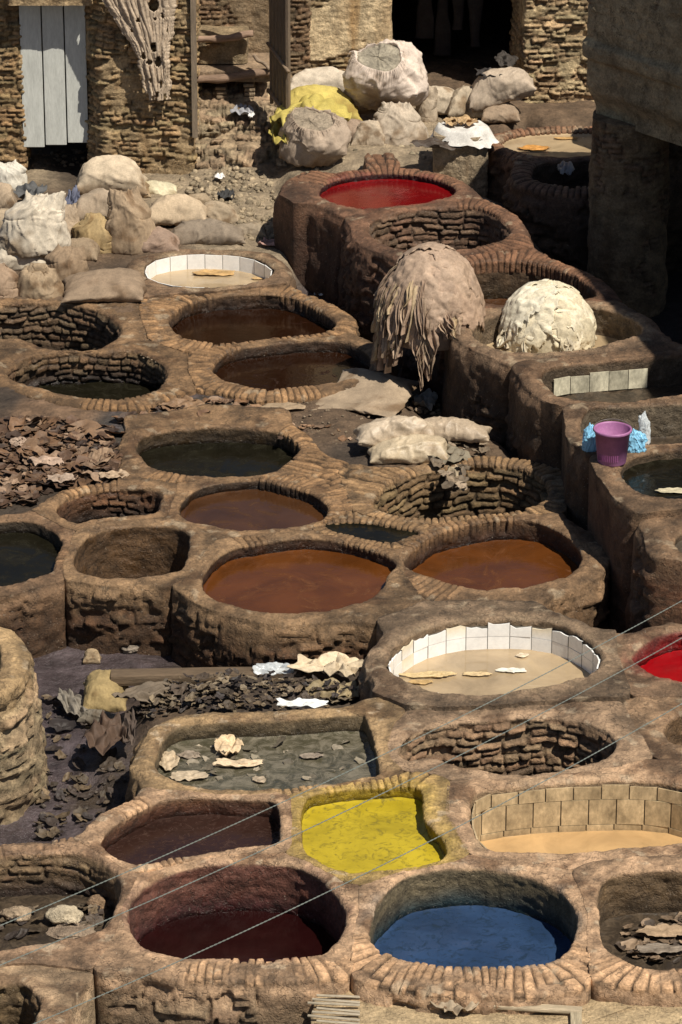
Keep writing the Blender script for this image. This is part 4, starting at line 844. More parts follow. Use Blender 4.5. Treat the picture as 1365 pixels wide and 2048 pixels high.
    if kind == 'tied':
        root = tag(empty(name, base), label, cat, group); raw_mesh('bag', P, F, cols, mat or M_CLOTH, root)
        A4 = P.reshape(2, nx, ny, 3); j = int(ny * .80); r1 = np.concatenate([A4[0, ::4, j], A4[1, ::-4, j]]); ctr = r1.mean(0); rad = max(.02, np.abs(r1 - ctr).max() * 1.0)
        mb = MB(); mb.tube([ctr + np.array([rad * math.cos(t_), rad * .8 * math.sin(t_), 0]) for t_ in np.linspace(0, 2 * math.pi, 16)], .006, 6, (.2, .15, .1, 0), cap=False); mb.build('tie_cord', M_CLOTH, root, True); return root
    o = raw_mesh(name, P, F, cols, mat or M_CLOTH); o.location = base
    return tag(o, label, cat, group)
TAN = (.36, .27, .18); WH = (.52, .45, .35); BR = (.25, .18, .12); YE = (.46, .36, .10); sack('big whitish sack on top of the left heap, folded flap over its crown', 64, 515, 132, 132, 'upright', (.55, .48, .38), z=.16, seed=1, dr=.7, group=GL, crump=1.6)
sack('crumpled pale sack under the big whitish sack', 40, 548, 88, 62, 'pillow', WH, seed=2, group=GL)
sack('brown bulging sack at the very left edge of the heap', 0, 602, 76, 78, 'upright', (.30, .21, .14), seed=3, group=GL)
sack('tied round brown sack at the bottom corner of the left heap', 78, 604, 84, 74, 'tied', (.32, .235, .15), seed=4, group=GL)
sack('slumped dirty brown sack right of the tied round one', 130, 572, 82, 84, 'upright', (.27, .19, .12), seed=5, group=GL)
sack('flat tan sack lying alone above the rough stone pit', 204, 612, 146, 70, 'pillow', (.27, .195, .13), seed=6, dr=.8, group=GL, z=-.01)
sack('large pale sack lying highest by the brick pier', 222, 398, 128, 86, 'pillow', (.52, .42, .30), z=.10, seed=7, dr=.62, group=GL)
sack('folded grey brown sack between the large pale one and the woven one', 200, 446, 100, 62, 'pillow', (.36, .28, .2), z=.18, seed=8, dr=.6, group=GL)
sack('yellowish woven sack standing with sideways ribs', 192, 510, 92, 82, 'upright', (.36, .26, .13), seed=9, dr=.7, group=GL)
sack('pointed brown sack standing left of the small tiled vat', 266, 510, 102, 128, 'upright', (.33, .24, .155), seed=10, dr=.6, group=GL)
sack('split sack spilling sawdust', 350, 455, 108, 66, 'pillow', (.48, .37, .25), z=.06, seed=11, dr=.6, group=GL)
sack('long brown and bluish sack lying behind the small tiled vat', 414, 495, 132, 54, 'pillow', (.24, .19, .14), seed=12, dr=.4, group=GL)
sack('small dirty pink sack in front of the pointed brown one', 308, 510, 94, 50, 'pillow', (.30, .21, .155), seed=13, dr=.6, group=GL)
sack('dusty sack end behind the long bluish sack', 436, 455, 72, 52, 'pillow', (.36, .28, .19), seed=14, dr=.6, group=GL)
sack('thin whitish bag lying behind the split sack', 312, 398, 78, 36, 'pillow', (.58, .52, .36), seed=15, dr=.6, group=GL, z=.04)
sack('rolled grey brown bag on the rubble right of the long sack', 500, 478, 60, 28, 'pillow', (.30, .24, .17), seed=16, dr=.5, group=GL)
sack('striped white bag at the top left edge', 20, 385, 64, 66, 'upright', (.58, .54, .46), seed=17, group=GL)
sack('tan sack hanging over the left edge below the striped bag', 2, 428, 54, 60, 'pillow', (.38, .29, .2), seed=18, group=GL, z=.1)
sack('flat white roll of cloth on the ground by the left brick pier', 22, 330, 66, 28, 'pillow', (.58, .53, .44), seed=19, dr=.4, group=GL)
sack('grey brown sack tucked behind the big whitish one', 128, 500, 66, 92, 'upright', (.34, .26, .18), seed=20, group=GL)
sack('sunken brown sack between the flat tan sack and the slumped one', 150, 528, 84, 50, 'pillow', (.27, .2, .13), seed=41, dr=.7, group=GL)
sack('half buried sandy sack behind the folded grey brown one', 262, 402, 70, 44, 'pillow', (.40, .31, .2), seed=42, dr=.7, group=GL)
sack('whitish sack with a knotted end above the crumpled pale one', 96, 452, 76, 56, 'tied', (.5, .42, .31), z=.1, seed=43, group=GL)
sack('dirty sack at the left edge under the hanging tan one', 8, 478, 66, 56, 'pillow', (.36, .28, .19), seed=44, dr=.7, group=GL)
sack('brown sack lying at the foot of the rubble bank', 392, 428, 60, 38, 'pillow', (.34, .26, .17), seed=45, dr=.6, group=GL)
sack('pale torn sack wedged right of the open tan one', 735, 300, 60, 56, 'pillow', (.42, .34, .25), seed=46, dr=.7, group=GC, z=.40)
sack('sandy sack behind the big white open one', 742, 210, 80, 62, 'pillow', (.5, .41, .3), seed=47, dr=.6, group=GC, z=.5)
sack('big white open sack of grey earth on top of the doorway heap', 772, 226, 138, 128, 'open', (.60, .50, .42), z=.62, seed=21, dr=.8, group=GC, content=(.33, .29, .22), tilt=-.05, tiltx=.55)
sack('pale sack under the big white open one', 800, 296, 102, 92, 'upright', (.46, .38, .29), seed=22, dr=.8, group=GC, z=.42)
sack('open tan sack of dry earth at the front of the doorway heap', 624, 338, 118, 104, 'open', (.36, .28, .21), seed=23, dr=.75, group=GC, z=.36, content=(.32, .26, .19), tiltx=.3)
sack('yellow sack bulging with straw', 640, 262, 140, 88, 'pillow', (.50, .40, .11), seed=24, dr=.7, group=GC, z=.5)
sack('small brown sack squeezed behind the open tan sack', 706, 292, 56, 50, 'pillow', (.3, .22, .16), seed=25, group=GC, z=.42)
sack('cream sack lying against the plaster wall behind the yellow sack', 650, 200, 134, 60, 'pillow', (.56, .48, .38), seed=26, dr=.5, group=GC, z=.58)
sack('slim upright sack right of the big white open one', 852, 246, 44, 74, 'upright', (.42, .34, .25), seed=27, group=GC, z=.45)
sack('pale sack slumped at the doorway sill', 880, 232, 72, 60, 'pillow', (.48, .40, .30), seed=28, group=GC, z=.47)
sack('dusty sack showing loose sand on top near the white cloth', 940, 240, 76, 62, 'pillow', (.44, .36, .26), seed=29, group=GC, z=.47)
sack('plump tan sack leaning at the foot of the brick wall', 1010, 224, 124, 74, 'pillow', (.46, .37, .28), seed=30, dr=.55, tilt=-.3, group=GC, z=.58)
sack('small brown sack beneath the plump leaning one', 1002, 248, 70, 42, 'pillow', (.3, .22, .15), seed=31, group=GC, z=.47)
GM = 'flat sacks lying between the vats'
sack('flat empty tan sack spread beside the channel', 735, 832, 176, 68, 'pillow', (.33, .25, .17), seed=32, dr=1.25, rot=-.3, group=GM, z=-.07)
sack('shiny dusty sack on top of two others by the ruined brick pit', 790, 896, 158, 62, 'pillow', (.46, .37, .27), seed=33, dr=.45, rot=.12, group=GM, z=.06, mat=M_PLAST)
sack('long sack right of the shiny one, its end over the edge', 905, 886, 150, 54, 'pillow', (.42, .33, .235), seed=34, dr=.4, rot=-.12, group=GM, z=.02, mat=M_PLAST)
sack('torn short sack below the shiny one', 815, 932, 158, 66, 'pillow', (.47, .38, .26), seed=35, dr=.5, rot=.05, group=GM, z=-.03, mat=M_PLAST)
sack('yellow stained sack lying flat on the purple mud', 208, 1440, 92, 108, 'pillow', (.30, .22, .10), seed=36, dr=1.5, group=GM, z=-.62)
sack('small tan bag on the purple mud above the yellow stained sack', 184, 1330, 36, 30, 'pillow', (.34, .25, .15), seed=37, group=GM, z=-.62)
# ------------------------------------------------------------------ sheets: scraps of leather, cloth, plastic
def sheet_pts(c, sx, sy, seed, rot=0, amp=.3, n=36, m=13, curl=.15, ragged=.3, tilt=0, drape=0):
    th = np.arange(n) * 2 * math.pi / n; r = np.linspace(.02, 1, m); o = 1 + ragged * 1.5 * pn(np.cos(th) * 1.6 + seed, np.sin(th) * 1.6, seed * .7) + ragged * .5 * pn(np.cos(th) * 5 + seed, np.sin(th) * 5, 3)
    x = np.cos(th)[:, None] * r[None] * o[:, None]; y = np.sin(th)[:, None] * r[None] * o[:, None]; q = np.stack([x, y, x * 0 + seed * 1.3], -1)
    s = (sx + sy) / 2; f = 0; wq = pn(q[..., 0] * .9 + seed, q[..., 1] * .9, seed * .3); wq2 = pn(q[..., 0] * 2 + 5, q[..., 1] * 2, seed * .3)
    for kk, (aa_, fr_, am_) in enumerate(((seed * 2.4, .8, .9), (seed * 2.4 + 1.3, 1.3, .55), (seed * 5.1, 2.3, .3))):
        t_ = (q[..., 0] * math.cos(aa_) + q[..., 1] * math.sin(aa_)) * fr_ + 1.1 * wq + .25 * wq2 + kk * .37; f = f + am_ * ss(0, 1, np.abs(t_ - np.floor(t_) - .5) * 2)
    f = f + .25 * wq2
    z = .6 * amp * s * (f - .6) + curl * s * (r[None] ** 3) * (.5 + pn(q[..., 0] * 1.1, q[..., 1] * 1.1, seed + 9)) - drape * s * r[None] ** 2
    x = x * sx + .12 * s * fbm(q + 7, 3, 2); y = y * sy + .12 * s * fbm(q + 17, 3, 2)
    if tilt: x, z = x * math.cos(tilt) - z * math.sin(tilt), x * math.sin(tilt) + z * math.cos(tilt)
    cr, sr = math.cos(rot), math.sin(rot); return np.stack([x * cr - y * sr, x * sr + y * cr, z], -1) + np.asarray(c)
def sheet_col(P, col, seed, s):
    f = 1 + .3 * fbm(P, 3 / s, 2, seed); return np.concatenate([np.clip(np.asarray(col) * f[..., None], .006, .85), np.full(P.shape[:2] + (1,), .3)], -1)
def scrap(label, px, py, w, h, col, seed=0, z=None, amp=.3, mat=None, name='leather_scrap', cat='leather', group=None, rot=0, lift=.01, curl=.12, ragged=.2, n=64, m=24, drape=0, thick=.004):
    p = gat(px, py) if z is None else at(px, py, z); k = ppm(py, p[2]); sx = w / k / 2; sy = h / k / 2 / max(.3, math.sin(math.atan2(CH - p[2], p[1])) + .15)
    P = sheet_pts((0, 0, 0), sx, sy, seed, rot, amp, n, m, curl, ragged, 0, drape)
    P[..., 2] -= np.percentile(P[..., 2], 12) - lift
    o = grid_obj(name, P, True, sheet_col(P, col, seed, sx + sy), mat or M_HIDE); o.location = p
    if thick: sd = o.modifiers.new('s', 'SOLIDIFY'); sd.thickness = thick
    return tag(o, label, cat, group)
def in_poly(poly, rr):
    xs = [p[0] for p in poly]; ys = [p[1] for p in poly]
    while True:
        x, y = rr.uniform(min(xs), max(xs)), rr.uniform(min(ys), max(ys))
        if inside(np.array([x]), np.array([y]), poly)[0]: return x, y
def litter(name, poly, cnt, smin, smax, cols, seed, zz=None, amp=.35, mat=None, pile=0.0, kind='stuff'):
    rr = random.Random(seed); mb = MB()
    for i in range(cnt):
        x, y = in_poly(poly, rr); p = gat(x, y) if zz is None else at(x, y, zz); s = rr.uniform(smin, smax) * (1 if rr.random() < .8 else 1.6)
        P = sheet_pts((0, 0, 0), s, s * rr.uniform(.45, 1), seed + i * 1.37, rr.uniform(0, 6.3), amp * rr.uniform(.6, 1.4), 14, 6, .3, .35, rr.uniform(-.5, .5))
        P[..., 2] -= np.percentile(P[..., 2], 15); P += p + np.array([0, 0, pile * rr.random()])
        c = np.array(rr.choice(cols)) * rr.uniform(.7, 1.25)
        mb.grid(P, True, sheet_col(P, c, i, s))
    o = mb.build(name, mat or M_HIDE, smooth=True); return struct(o, kind)
LC = [(.19, .105, .055), (.25, .15, .085), (.12, .066, .038), (.32, .21, .135), (.15, .085, .05), (.07, .042, .028)]
litter('leather_scraps', [(-20, 850), (60, 838), (235, 860), (238, 905), (240, 950), (215, 972), (150, 985), (90, 985), (60, 1015), (-20, 1020)], 520, .03, .085, [tuple(.72 * v for v in q) for q in LC], 11, pile=.04, amp=.28)
litter('leather_scraps', [(230, 830), (330, 800), (420, 790), (520, 815), (560, 850), (430, 846), (300, 850), (240, 870)], 60, .03, .07, LC, 12, pile=.02)
litter('leather_scraps', [(560, 880), (640, 870), (720, 900), (700, 860), (640, 835), (520, 845)], 26, .02, .06, LC, 13)
MUDC = [(.065, .047, .033), (.09, .066, .042), (.05, .036, .028), (.12, .085, .05), (.035, .027, .024)]
litter('mud_clods', [(70, 1400), (170, 1380), (250, 1440), (255, 1560), (245, 1600), (180, 1650), (75, 1690), (60, 1600)], 110, .02, .06, MUDC, 14, pile=.01, amp=.5)
litter('wet_scraps', [(255, 1425), (330, 1370), (430, 1360), (560, 1362), (735, 1385), (700, 1408), (560, 1425), (330, 1432), (270, 1450)], 420, .015, .045, MUDC + [(.16, .12, .075), (.2, .155, .1)], 15, pile=.08, amp=.5)
litter('wet_scraps', [(1230, 1890), (1260, 1850), (1370, 1830), (1420, 1900), (1365, 1925), (1290, 1928)], 90, .02, .05, [(.16, .11, .07), (.24, .17, .11), (.07, .05, .035)], 16, zz=-.345, pile=.01, amp=.2)
litter('pit_litter', [(-20, 1850), (60, 1820), (200, 1815), (200, 1850), (100, 1870), (0, 1885)], 26, .03, .07, MUDC + [(.2, .15, .1)], 17, zz=-.35, pile=.04)
litter('loose_hides_scum', [(335, 1515), (360, 1490), (740, 1480), (752, 1545), (560, 1572), (380, 1566)], 36, .02, .06, [(.2, .17, .12), (.12, .10, .07), (.3, .25, .18)], 18, zz=-.158, amp=.12)
litter('brick_rubble_rags', [(860, 930), (900, 880), (960, 880), (985, 905), (930, 930), (930, 980), (900, 990)], 46, .025, .06, [(.2, .15, .1), (.12, .09, .06), (.26, .2, .14)], 19, zz=-.01, pile=.05)
def stones(name, poly, cnt, smin, smax, col, seed, zz=None):
    rr = random.Random(seed); mb = MB(); th = np.arange(9) * 2 * math.pi / 9; ph = np.linspace(.02, math.pi - .02, 6)
    U = np.stack([np.cos(th)[:, None] * np.sin(ph)[None], np.sin(th)[:, None] * np.sin(ph)[None], np.cos(ph)[None] * np.ones((9, 1))], -1)
    for i in range(cnt):
        x, y = in_poly(poly, rr); p = gat(x, y) if zz is None else at(x, y, zz); s = smin + (smax - smin) * rr.random() ** 2.2
        P = U * np.array([s, s * rr.uniform(.6, 1), s * rr.uniform(.4, .8)]); P = P * (1 + .6 * fbm(U + i * 3.3, 1.6, 2))[..., None]
        a = rr.uniform(0, 6.3); P = P @ np.array([[math.cos(a), math.sin(a), 0], [-math.sin(a), math.cos(a), 0], [0, 0, 1]]); c = np.array(col) * rr.uniform(.6, 1.35)
        mb.grid(P + p + np.array([0, 0, s * .2]), True, tuple(np.clip(c, 0, .8)) + (.05,))
    return struct(mb.build(name, M_MAS, smooth=True), 'stuff')
stones('rubble', [(390, 345), (450, 330), (540, 345), (560, 420), (590, 480), (600, 520), (540, 490), (470, 470), (420, 400), (330, 370)], 620, .008, .05, (.33, .26, .17), 21)
stones('rubble', [(590, 340), (700, 290), (860, 290), (900, 240), (970, 240), (930, 330), (860, 320), (750, 300), (640, 345)], 320, .006, .04, (.33, .27, .18), 22)
stones('rubble', [(760, 790), (820, 770), (890, 790), (920, 840), (860, 835)], 160, .008, .045, (.25, .19, .13), 23)
stones('rubble', [(60, 300), (190, 300), (200, 330), (60, 340)], 120, .008, .04, (.24, .18, .12), 24)
stones('mud_stones', [(70, 1560), (230, 1500), (250, 1570), (180, 1650), (70, 1690)], 22, .015, .04, (.10, .08, .065), 25)
stones('pebbles', [(300, 600), (330, 760), (560, 870), (700, 900), (820, 830), (640, 800), (420, 800), (260, 700)], 260, .005, .02, (.24, .18, .12), 26)
# named pieces
GS = 'larger leather pieces on the scrap heap'
for i, (px, py, w, h, c, lab) in enumerate((
    (92, 935, 70, 24, (.42, .30, .22), 'shiny pinkish leather piece in the middle of the scrap heap'), (205, 925, 52, 40, (.24, .16, .10), 'square brown leather piece at the right end of the scrap heap'),
    (125, 970, 56, 22, (.36, .27, .2), 'pale flat leather piece low in the scrap heap'), (40, 895, 40, 26, (.36, .26, .19), 'pale curled leather piece upper left in the scrap heap'),
    (230, 963, 60, 20, (.40, .29, .19), 'light crumpled leather on the rim of the reddish pit'), (16, 975, 44, 20, (.30, .2, .13), 'tan leather piece at the left end of the scrap heap'),
    (365, 812, 90, 26, (.22, .135, .075), 'crumpled chestnut leather lying on the black wet ground'), (482, 830, 70, 34, (.21, .13, .08), 'folded chestnut leather above the black water vat'),
    (305, 838, 44, 26, (.2, .13, .08), 'small curled leather below the stone walled pit'), (415, 772, 50, 20, (.24, .16, .10), 'flat reddish leather offcut beside the brick collar'))):
    scrap(lab, px, py, w, h, c, seed=31 + i, group=GS, amp=.32, lift=.05 if i < 6 else .01)
scrap('oval tan leather disc lying above the black water vat', 565, 818, 90, 22, (.30, .22, .14), 50, amp=.08, ragged=.1)
scrap('cream crumpled leather heap beside the white tiled vat', 645, 1345, 150, 40, (.62, .50, .34), 51, z=-.32, amp=.42, lift=.04)
scrap('second cream leather fold hanging against the white tiled vat', 695, 1352, 80, 52, (.50, .40, .27), 52, z=-.3, amp=.5, lift=.06)
scrap('olive brown leather under the cream heap', 668, 1385, 110, 44, (.26, .2, .11), 53, z=-.28, amp=.35)
scrap('white cloth lying alone above the murky rinse vat', 606, 1420, 106, 24, (.75, .76, .74), 54, z=-.2, amp=.28, name='cloth', cat='cloth', mat=M_CLOTH, lift=.04)
scrap('crumpled clear plastic film at the end of the timber beam', 548, 1352, 80, 34, (.8, .8, .8), 55, z=-.36, amp=.4, name='plastic_film', cat='plastic', mat=M_FILM, lift=.05, thick=0)
scrap('long grey rag draped over the mud left of the yellow stained sack', 145, 1415, 46, 80, (.2, .175, .14), 56, z=-.56, amp=.4, name='rag', cat='rag', mat=M_CLOTH, rot=.4)
scrap('dark brown tarp rag stretched along the corner of the murky vat', 300, 1412, 150, 40, (.15, .115, .08), 57, z=-.36, amp=.45, name='rag', cat='rag', mat=M_CLOTH, rot=.25, lift=.08)
scrap('rust brown wet rag hanging beside the murky vat', 212, 1495, 84, 80, (.085, .052, .034), 58, z=-.42, ragged=.08, amp=.6, name='rag', cat='rag', mat=M_CLOTH, lift=.08)
scrap('dark rag beside the rounded corner of the murky vat', 258, 1465, 30, 90, (.09, .065, .05), 63, z=-.35, amp=.5, name='rag', cat='rag', mat=M_CLOTH)
sack('thick grey brown cloth roll on the mud', 200, 1452, 84, 26, 'pillow', (.17, .145, .11), z=-.55, seed=60, dr=.35, rot=-.2, name='cloth_roll', cat='cloth roll', group=None)
GF = 'pale hides soaking in the murky vat'
for i, (px, py, w, h, c, lab) in enumerate(((458, 1502, 56, 44, (.60, .45, .28), 'tall pale hide poking up in the middle of the murky vat'), (478, 1530, 100, 22, (.62, .48, .32), 'long pale hide stretched below the tall one'),
    (338, 1525, 40, 50, (.46, .36, .24), 'rolled tan hide at the left end of the murky vat'), (378, 1555, 76, 26, (.45, .36, .25), 'torn hides in the near left corner of the murky vat'), (378, 1512, 44, 18, (.24, .19, .14), 'half sunk dull hide near the rolled tan one'),
    (520, 1562, 30, 16, (.34, .27, .19), 'small sunken hide by the near rim of the murky vat'), (622, 1515, 44, 14, (.26, .21, .16), 'small brown hide right of the middle of the murky vat'))):
    scrap(lab, px, py, w, h, c, seed=70 + i, z=-.15, group=GF, amp=.5 if i == 0 else .25, name='soaking_hide', cat='hide', lift=.03 if i == 0 else .005)
GF = 'hides floating in the cream baths'
for i, (px, py, w, h, c, lab, z_) in enumerate(((1025, 1342, 56, 14, (.74, .70, .6), 'white hide floating in the middle of the white tiled vat', -.225), (858, 1352, 110, 16, (.56, .42, .22), 'golden hide strip along the near left of the white tiled vat', -.225),
    (955, 1350, 60, 10, (.60, .45, .25), 'thin golden hide beside the floating white one', -.225), (1045, 1312, 24, 10, (.66, .55, .40), 'small cream hide near the far tiles of the white tiled vat', -.225), (840, 1366, 50, 10, (.42, .28, .12), 'brown hide edge at the near rim of the white tiled vat', -.225),
    (430, 548, 86, 14, (.46, .29, .12), 'golden brown hides floating in the small tiled vat', -.136), (515, 558, 24, 6, (.50, .33, .15), 'little golden flake in the small tiled vat', -.136),
    (1072, 298, 66, 16, (.50, .24, .06), 'orange hide floating in the far cream vat', .555), (1130, 278, 50, 6, (.45, .27, .10), 'thin orange streaked hide toward the back of the far cream vat', .555))):
    scrap(lab, px, py, w, h, c, seed=90 + i, z=z_, group=GF, amp=.10, name='floating_hide', cat='hide', lift=.003)
scrap('dry tan hide crumpled in the pit right of the blue vat', 1325, 1870, 96, 34, (.34, .24, .15), 101, z=-.33, amp=.16, lift=.02, name='hide', cat='hide')
scrap('grey wet hide low in the pit right of the blue vat', 1320, 1905, 100, 24, (.2, .16, .12), 102, z=-.33, amp=.16, lift=.02, name='hide', cat='hide')
GR_ = 'rocks lying in the muck pit'
def rock(label, px, py, w, h, col, seed, z):
    p = at(px, py, z); k = ppm(py, z); s = w / k / 2; n, m = 40, 26; th = np.arange(n) * 2 * math.pi / n; ph = np.linspace(math.pi - .01, .01, m)
    P = np.stack([np.cos(th)[:, None] * np.sin(ph)[None], np.sin(th)[:, None] * np.sin(ph)[None], np.cos(ph)[None] * np.ones((n, 1))], -1); f = 1 + .5 * fbm(P + seed, 1.1, 2) ; P = P * np.round(f * 9 + .0, 0)[..., None] / 9 * .6 + P * f[..., None] * .4
    P = P * np.array([s, s * .7, h / k / 2]); P[..., 2] += h / k / 2 * .7
    o = grid_obj('rock', P, True, (np.ones((n, m, 4)) * np.array(col + (.05,))), M_MAS); o.location = p; tag(o, label, 'rock', GR_)
rock('pale hollowed rock, largest in the muck pit', 128, 1845, 72, 44, (.48, .40, .28), 1, -.35); rock('flat tan rock at the left edge of the muck pit', 34, 1835, 62, 26, (.36, .27, .18), 2, -.35)
rock('pointed brown rock at the right side of the muck pit', 196, 1815, 44, 30, (.26, .17, .10), 3, -.35); rock('low brown stone below the pale hollowed rock', 145, 1868, 90, 14, (.27, .2, .14), 4, -.35)
rock('flat grey block lying on the purple mud', 258, 1302, 42, 18, (.22, .18, .14), 5, -.6)
scrap('cream scum patch floating in the near corner of the black water', 1345, 985, 70, 14, (.5, .44, .3), 131, z=ZR - .095, amp=.05, name='scum_patch', cat='scum')
# dark cloths among the left sacks
scrap('dark grey cloth between the left sacks', 62, 398, 66, 40, (.085, .085, .085), 110, z=.12, amp=.5, name='cloth', cat='cloth', mat=M_CLOTH, lift=.06)
scrap('blue grey rag hanging left of the large pale sack', 146, 425, 26, 76, (.10, .11, .16), 111, z=.1, amp=.45, name='rag', cat='rag', mat=M_CLOTH, lift=.08)
scrap('small black rag on the rubble', 452, 395, 34, 26, (.04, .04, .04), 112, amp=.5, name='rag', cat='rag', mat=M_CLOTH)
scrap('white paper scrap above the rubble', 440, 356, 20, 16, (.75, .73, .7), 113, z=.2, amp=.4, name='paper_scrap', cat='paper')
scrap('grey and white cloth on the bank under the alcove', 485, 225, 46, 24, (.30, .30, .32), 114, z=.60, amp=.5, name='cloth', cat='cloth', mat=M_CLOTH)
scrap('white rag scrap beside the grey cloth on the bank', 503, 232, 14, 18, (.75, .74, .72), 115, z=.60, amp=.5, name='rag', cat='rag', mat=M_CLOTH)
scrap('yellow cloth trailing down from the yellow straw sack', 570, 292, 70, 96, (.42, .34, .08), 116, z=.40, amp=.6, name='cloth', cat='cloth', mat=M_CLOTH, lift=.12)
scrap('wide yellow cloth spread over the yellow straw sack', 622, 232, 150, 74, (.48, .39, .10), 141, z=.76, amp=.35, name='cloth', cat='cloth', mat=M_CLOTH, drape=.35, ragged=.12)
scrap('crumpled clear film in the channel', 652, 588, 46, 24, (.8, .8, .8), 117, amp=.4, name='plastic_film', cat='plastic', mat=M_FILM, thick=0)
scrap('grey plastic sheet crumpled at the end of the flat empty sack', 852, 812, 46, 40, (.34, .32, .28), 118, amp=.5, name='plastic_sheet', cat='plastic', mat=M_PLAST, lift=.04)
scrap('pink string and rag near the channel', 545, 492, 60, 16, (.40, .24, .2), 119, amp=.5, name='rag', cat='rag', mat=M_CLOTH)
scrap('grey fibrous rag lying over the edge of the ruined brick pit', 895, 915, 90, 44, (.2, .17, .12), 120, z=0, amp=.4, name='rag', cat='rag', mat=M_CLOTH, drape=.1)
scrap('dangling pale rag inside the ruined brick pit', 905, 950, 36, 56, (.3, .24, .16), 121, z=-.05, amp=.5, name='rag', cat='rag', mat=M_CLOTH)
scrap('crumpled brown paper cloth on the plaster bench', 912, 2020, 84, 50, (.36, .28, .19), 122, z=-.12, amp=.45, name='cloth', cat='cloth', mat=M_CLOTH, lift=.03)
scrap('dark boot like black leather on the plump leaning sack', 985, 152, 70, 26, (.035, .03, .028), 123, z=.92, amp=.3, lift=.02)
scrap('black leather flap standing up beside the plump leaning sack', 1012, 128, 42, 44, (.05, .042, .036), 124, z=.93, amp=.3, lift=.03)
# ------------------------------------------------------------------ white cloth on a plastered post
c0 = at(922, 392, .15); pb = np.array([c0[0], c0[1] + .22, .1])
o = block('plastered_post', 'square dusty post carrying a white cloth', 'post', [(pb[0] - .28, pb[1] - .17), (pb[0] + .13, pb[1] - .25), (pb[0] + .27, pb[1] - .12), (pb[0] + .2, pb[1] + .25), (pb[0] - .26, pb[1] + .22)], -.2, .80, 31, plaster=.95, pcol=(.3, .24, .17), soft=2, rough=.01)
P = sheet_pts((0, 0, 0), .36, .31, 61, 0, .12, 80, 26, 0, .12); r_ = np.hypot(P[..., 0] / .30, P[..., 1] / .26); P[..., 2] -= .16 * ss(.85, 1.25, r_); P += np.array([pb[0] + .02, pb[1], .845])
o = grid_obj('white_cloth', P, True, sheet_col(P, (.68, .65, .60), 3, .6), M_CLOTH); tag(o, 'white cloth draped over the dusty post', 'cloth')
P = sheet_pts((0, 0, 0), .30, .10, 66, .1, .35, 60, 18, 0, .3); P += np.array([pb[0] - .16, pb[1] - .22, .74]); r_ = P[..., 1] - pb[1]; P[..., 2] += .5 * np.minimum(r_ + .22, 0); o = grid_obj('leather_flap', P, True, sheet_col(P, (.06, .042, .03), 3, .6), M_HIDE); tag(o, 'dark leather flap hanging over the left side of the dusty post', 'leather')
for i, (dx, dy, s, c) in enumerate(((-.02, .02, .14, (.42, .28, .14)), (.1, -.02, .10, (.34, .22, .11)), (-.1, -.03, .10, (.46, .31, .16)))):
    P = sheet_pts((0, 0, 0), s, s * .7, 200 + i, i, .55, 50, 16, .3, .3); P += np.array([pb[0] + dx, pb[1] + dy, .89]); o = grid_obj('leather_scrap', P, True, sheet_col(P, c, i, s), M_HIDE)
    tag(o, ['largest golden leather scrap at the middle of the white cloth', 'darker golden leather scrap toward the right of the white cloth', 'bright golden leather scrap toward the left of the white cloth'][i], 'leather', 'golden leather scraps on the white cloth')
# ------------------------------------------------------------------ hide hanging on the pier
def hanging_hide():
    n, m = 150, 170; u = np.linspace(-1, 1, n)[:, None]; v = np.linspace(0, 1, m)[None]; Y = 40.80
    rows = v * 258 - 60
    cx = np.interp(rows, [-60, 0, 60, 120, 170, 198], [275, 278, 296, 308, 316, 318]); hw = np.interp(rows, [-60, 0, 50, 90, 120, 160, 198], [92, 74, 56, 38, 31, 28, 22])
    hw = hw + 5 * pn(rows * .05, 0, 4) + 3 * pn(rows * .2, 0, 8)
    px = cx + u * hw; q = np.stack([u * 1.2 + 0 * v, 0 * u + v * 1.3, 0 * u * v], -1)
    px = px + 4 * fbm(q, 4, 2, 5)
    P = np.zeros((n, m, 3)); P[..., 0] = (px - 682.5) / FPX * (Y / cp) * 1.0; 
    tz = (1024 - rows) / FPX; P[..., 2] = CH + Y * (-sp + tz * cp) / (cp + tz * sp); P[..., 0] = (px - 682.5) / FPX * Y / (cp + tz * sp)
    fold = .035 * np.abs(fbm(np.stack([u * 3.2 + .6 * v, 0 * u + v * .9, 0 * u * v], -1), 1.6, 4, 7)) * 3 + .03 * fbm(q, 2.5, 3, 9)
    P[..., 1] = Y - .03 - fold + .05 * u ** 2
    P = P.reshape(-1, 3); F = grid_faces(n, m, False); holes = [(308, 8, 10, 13), (277, 38, 4, 4), (325, 30, 3, 6), (311, 36, 2, 3), (288, 110, 4, 7), (308, 92, 6, 10), (317, 121, 6, 11), (299, 122, 6, 5), (303, 158, 3, 5), (322, 166, 3, 8), (315, 186, 4, 6), (265, 60, 3, 3), (335, 60, 2, 5)]
    pxf = px.ravel(); ry = (rows + 0 * u).ravel(); bad = np.zeros(n * m, bool)
    for hx, hy, a, b in holes: bad |= ((pxf - hx) / a) ** 2 + ((ry - hy) / b) ** 2 < 1
    tip = (ry > 186) & (pn(pxf * .18, ry * .0, 2) > .02); bad |= tip
    F = F[~bad[F].any(1)]
    c = np.array([.47, .37, .27]) * (1 + .25 * fbm(P * np.array([4, 1, 1]), 5, 3, 3))[:, None]
    o = raw_mesh('hanging_hide', P, F, np.concatenate([c, np.full((len(P), 1), .2)], 1), M_HIDE); sd = o.modifiers.new('s', 'SOLIDIFY'); sd.thickness = .012
    tag(o, 'stiff pale hide full of holes hanging on the broad pier', 'hide')
hanging_hide()
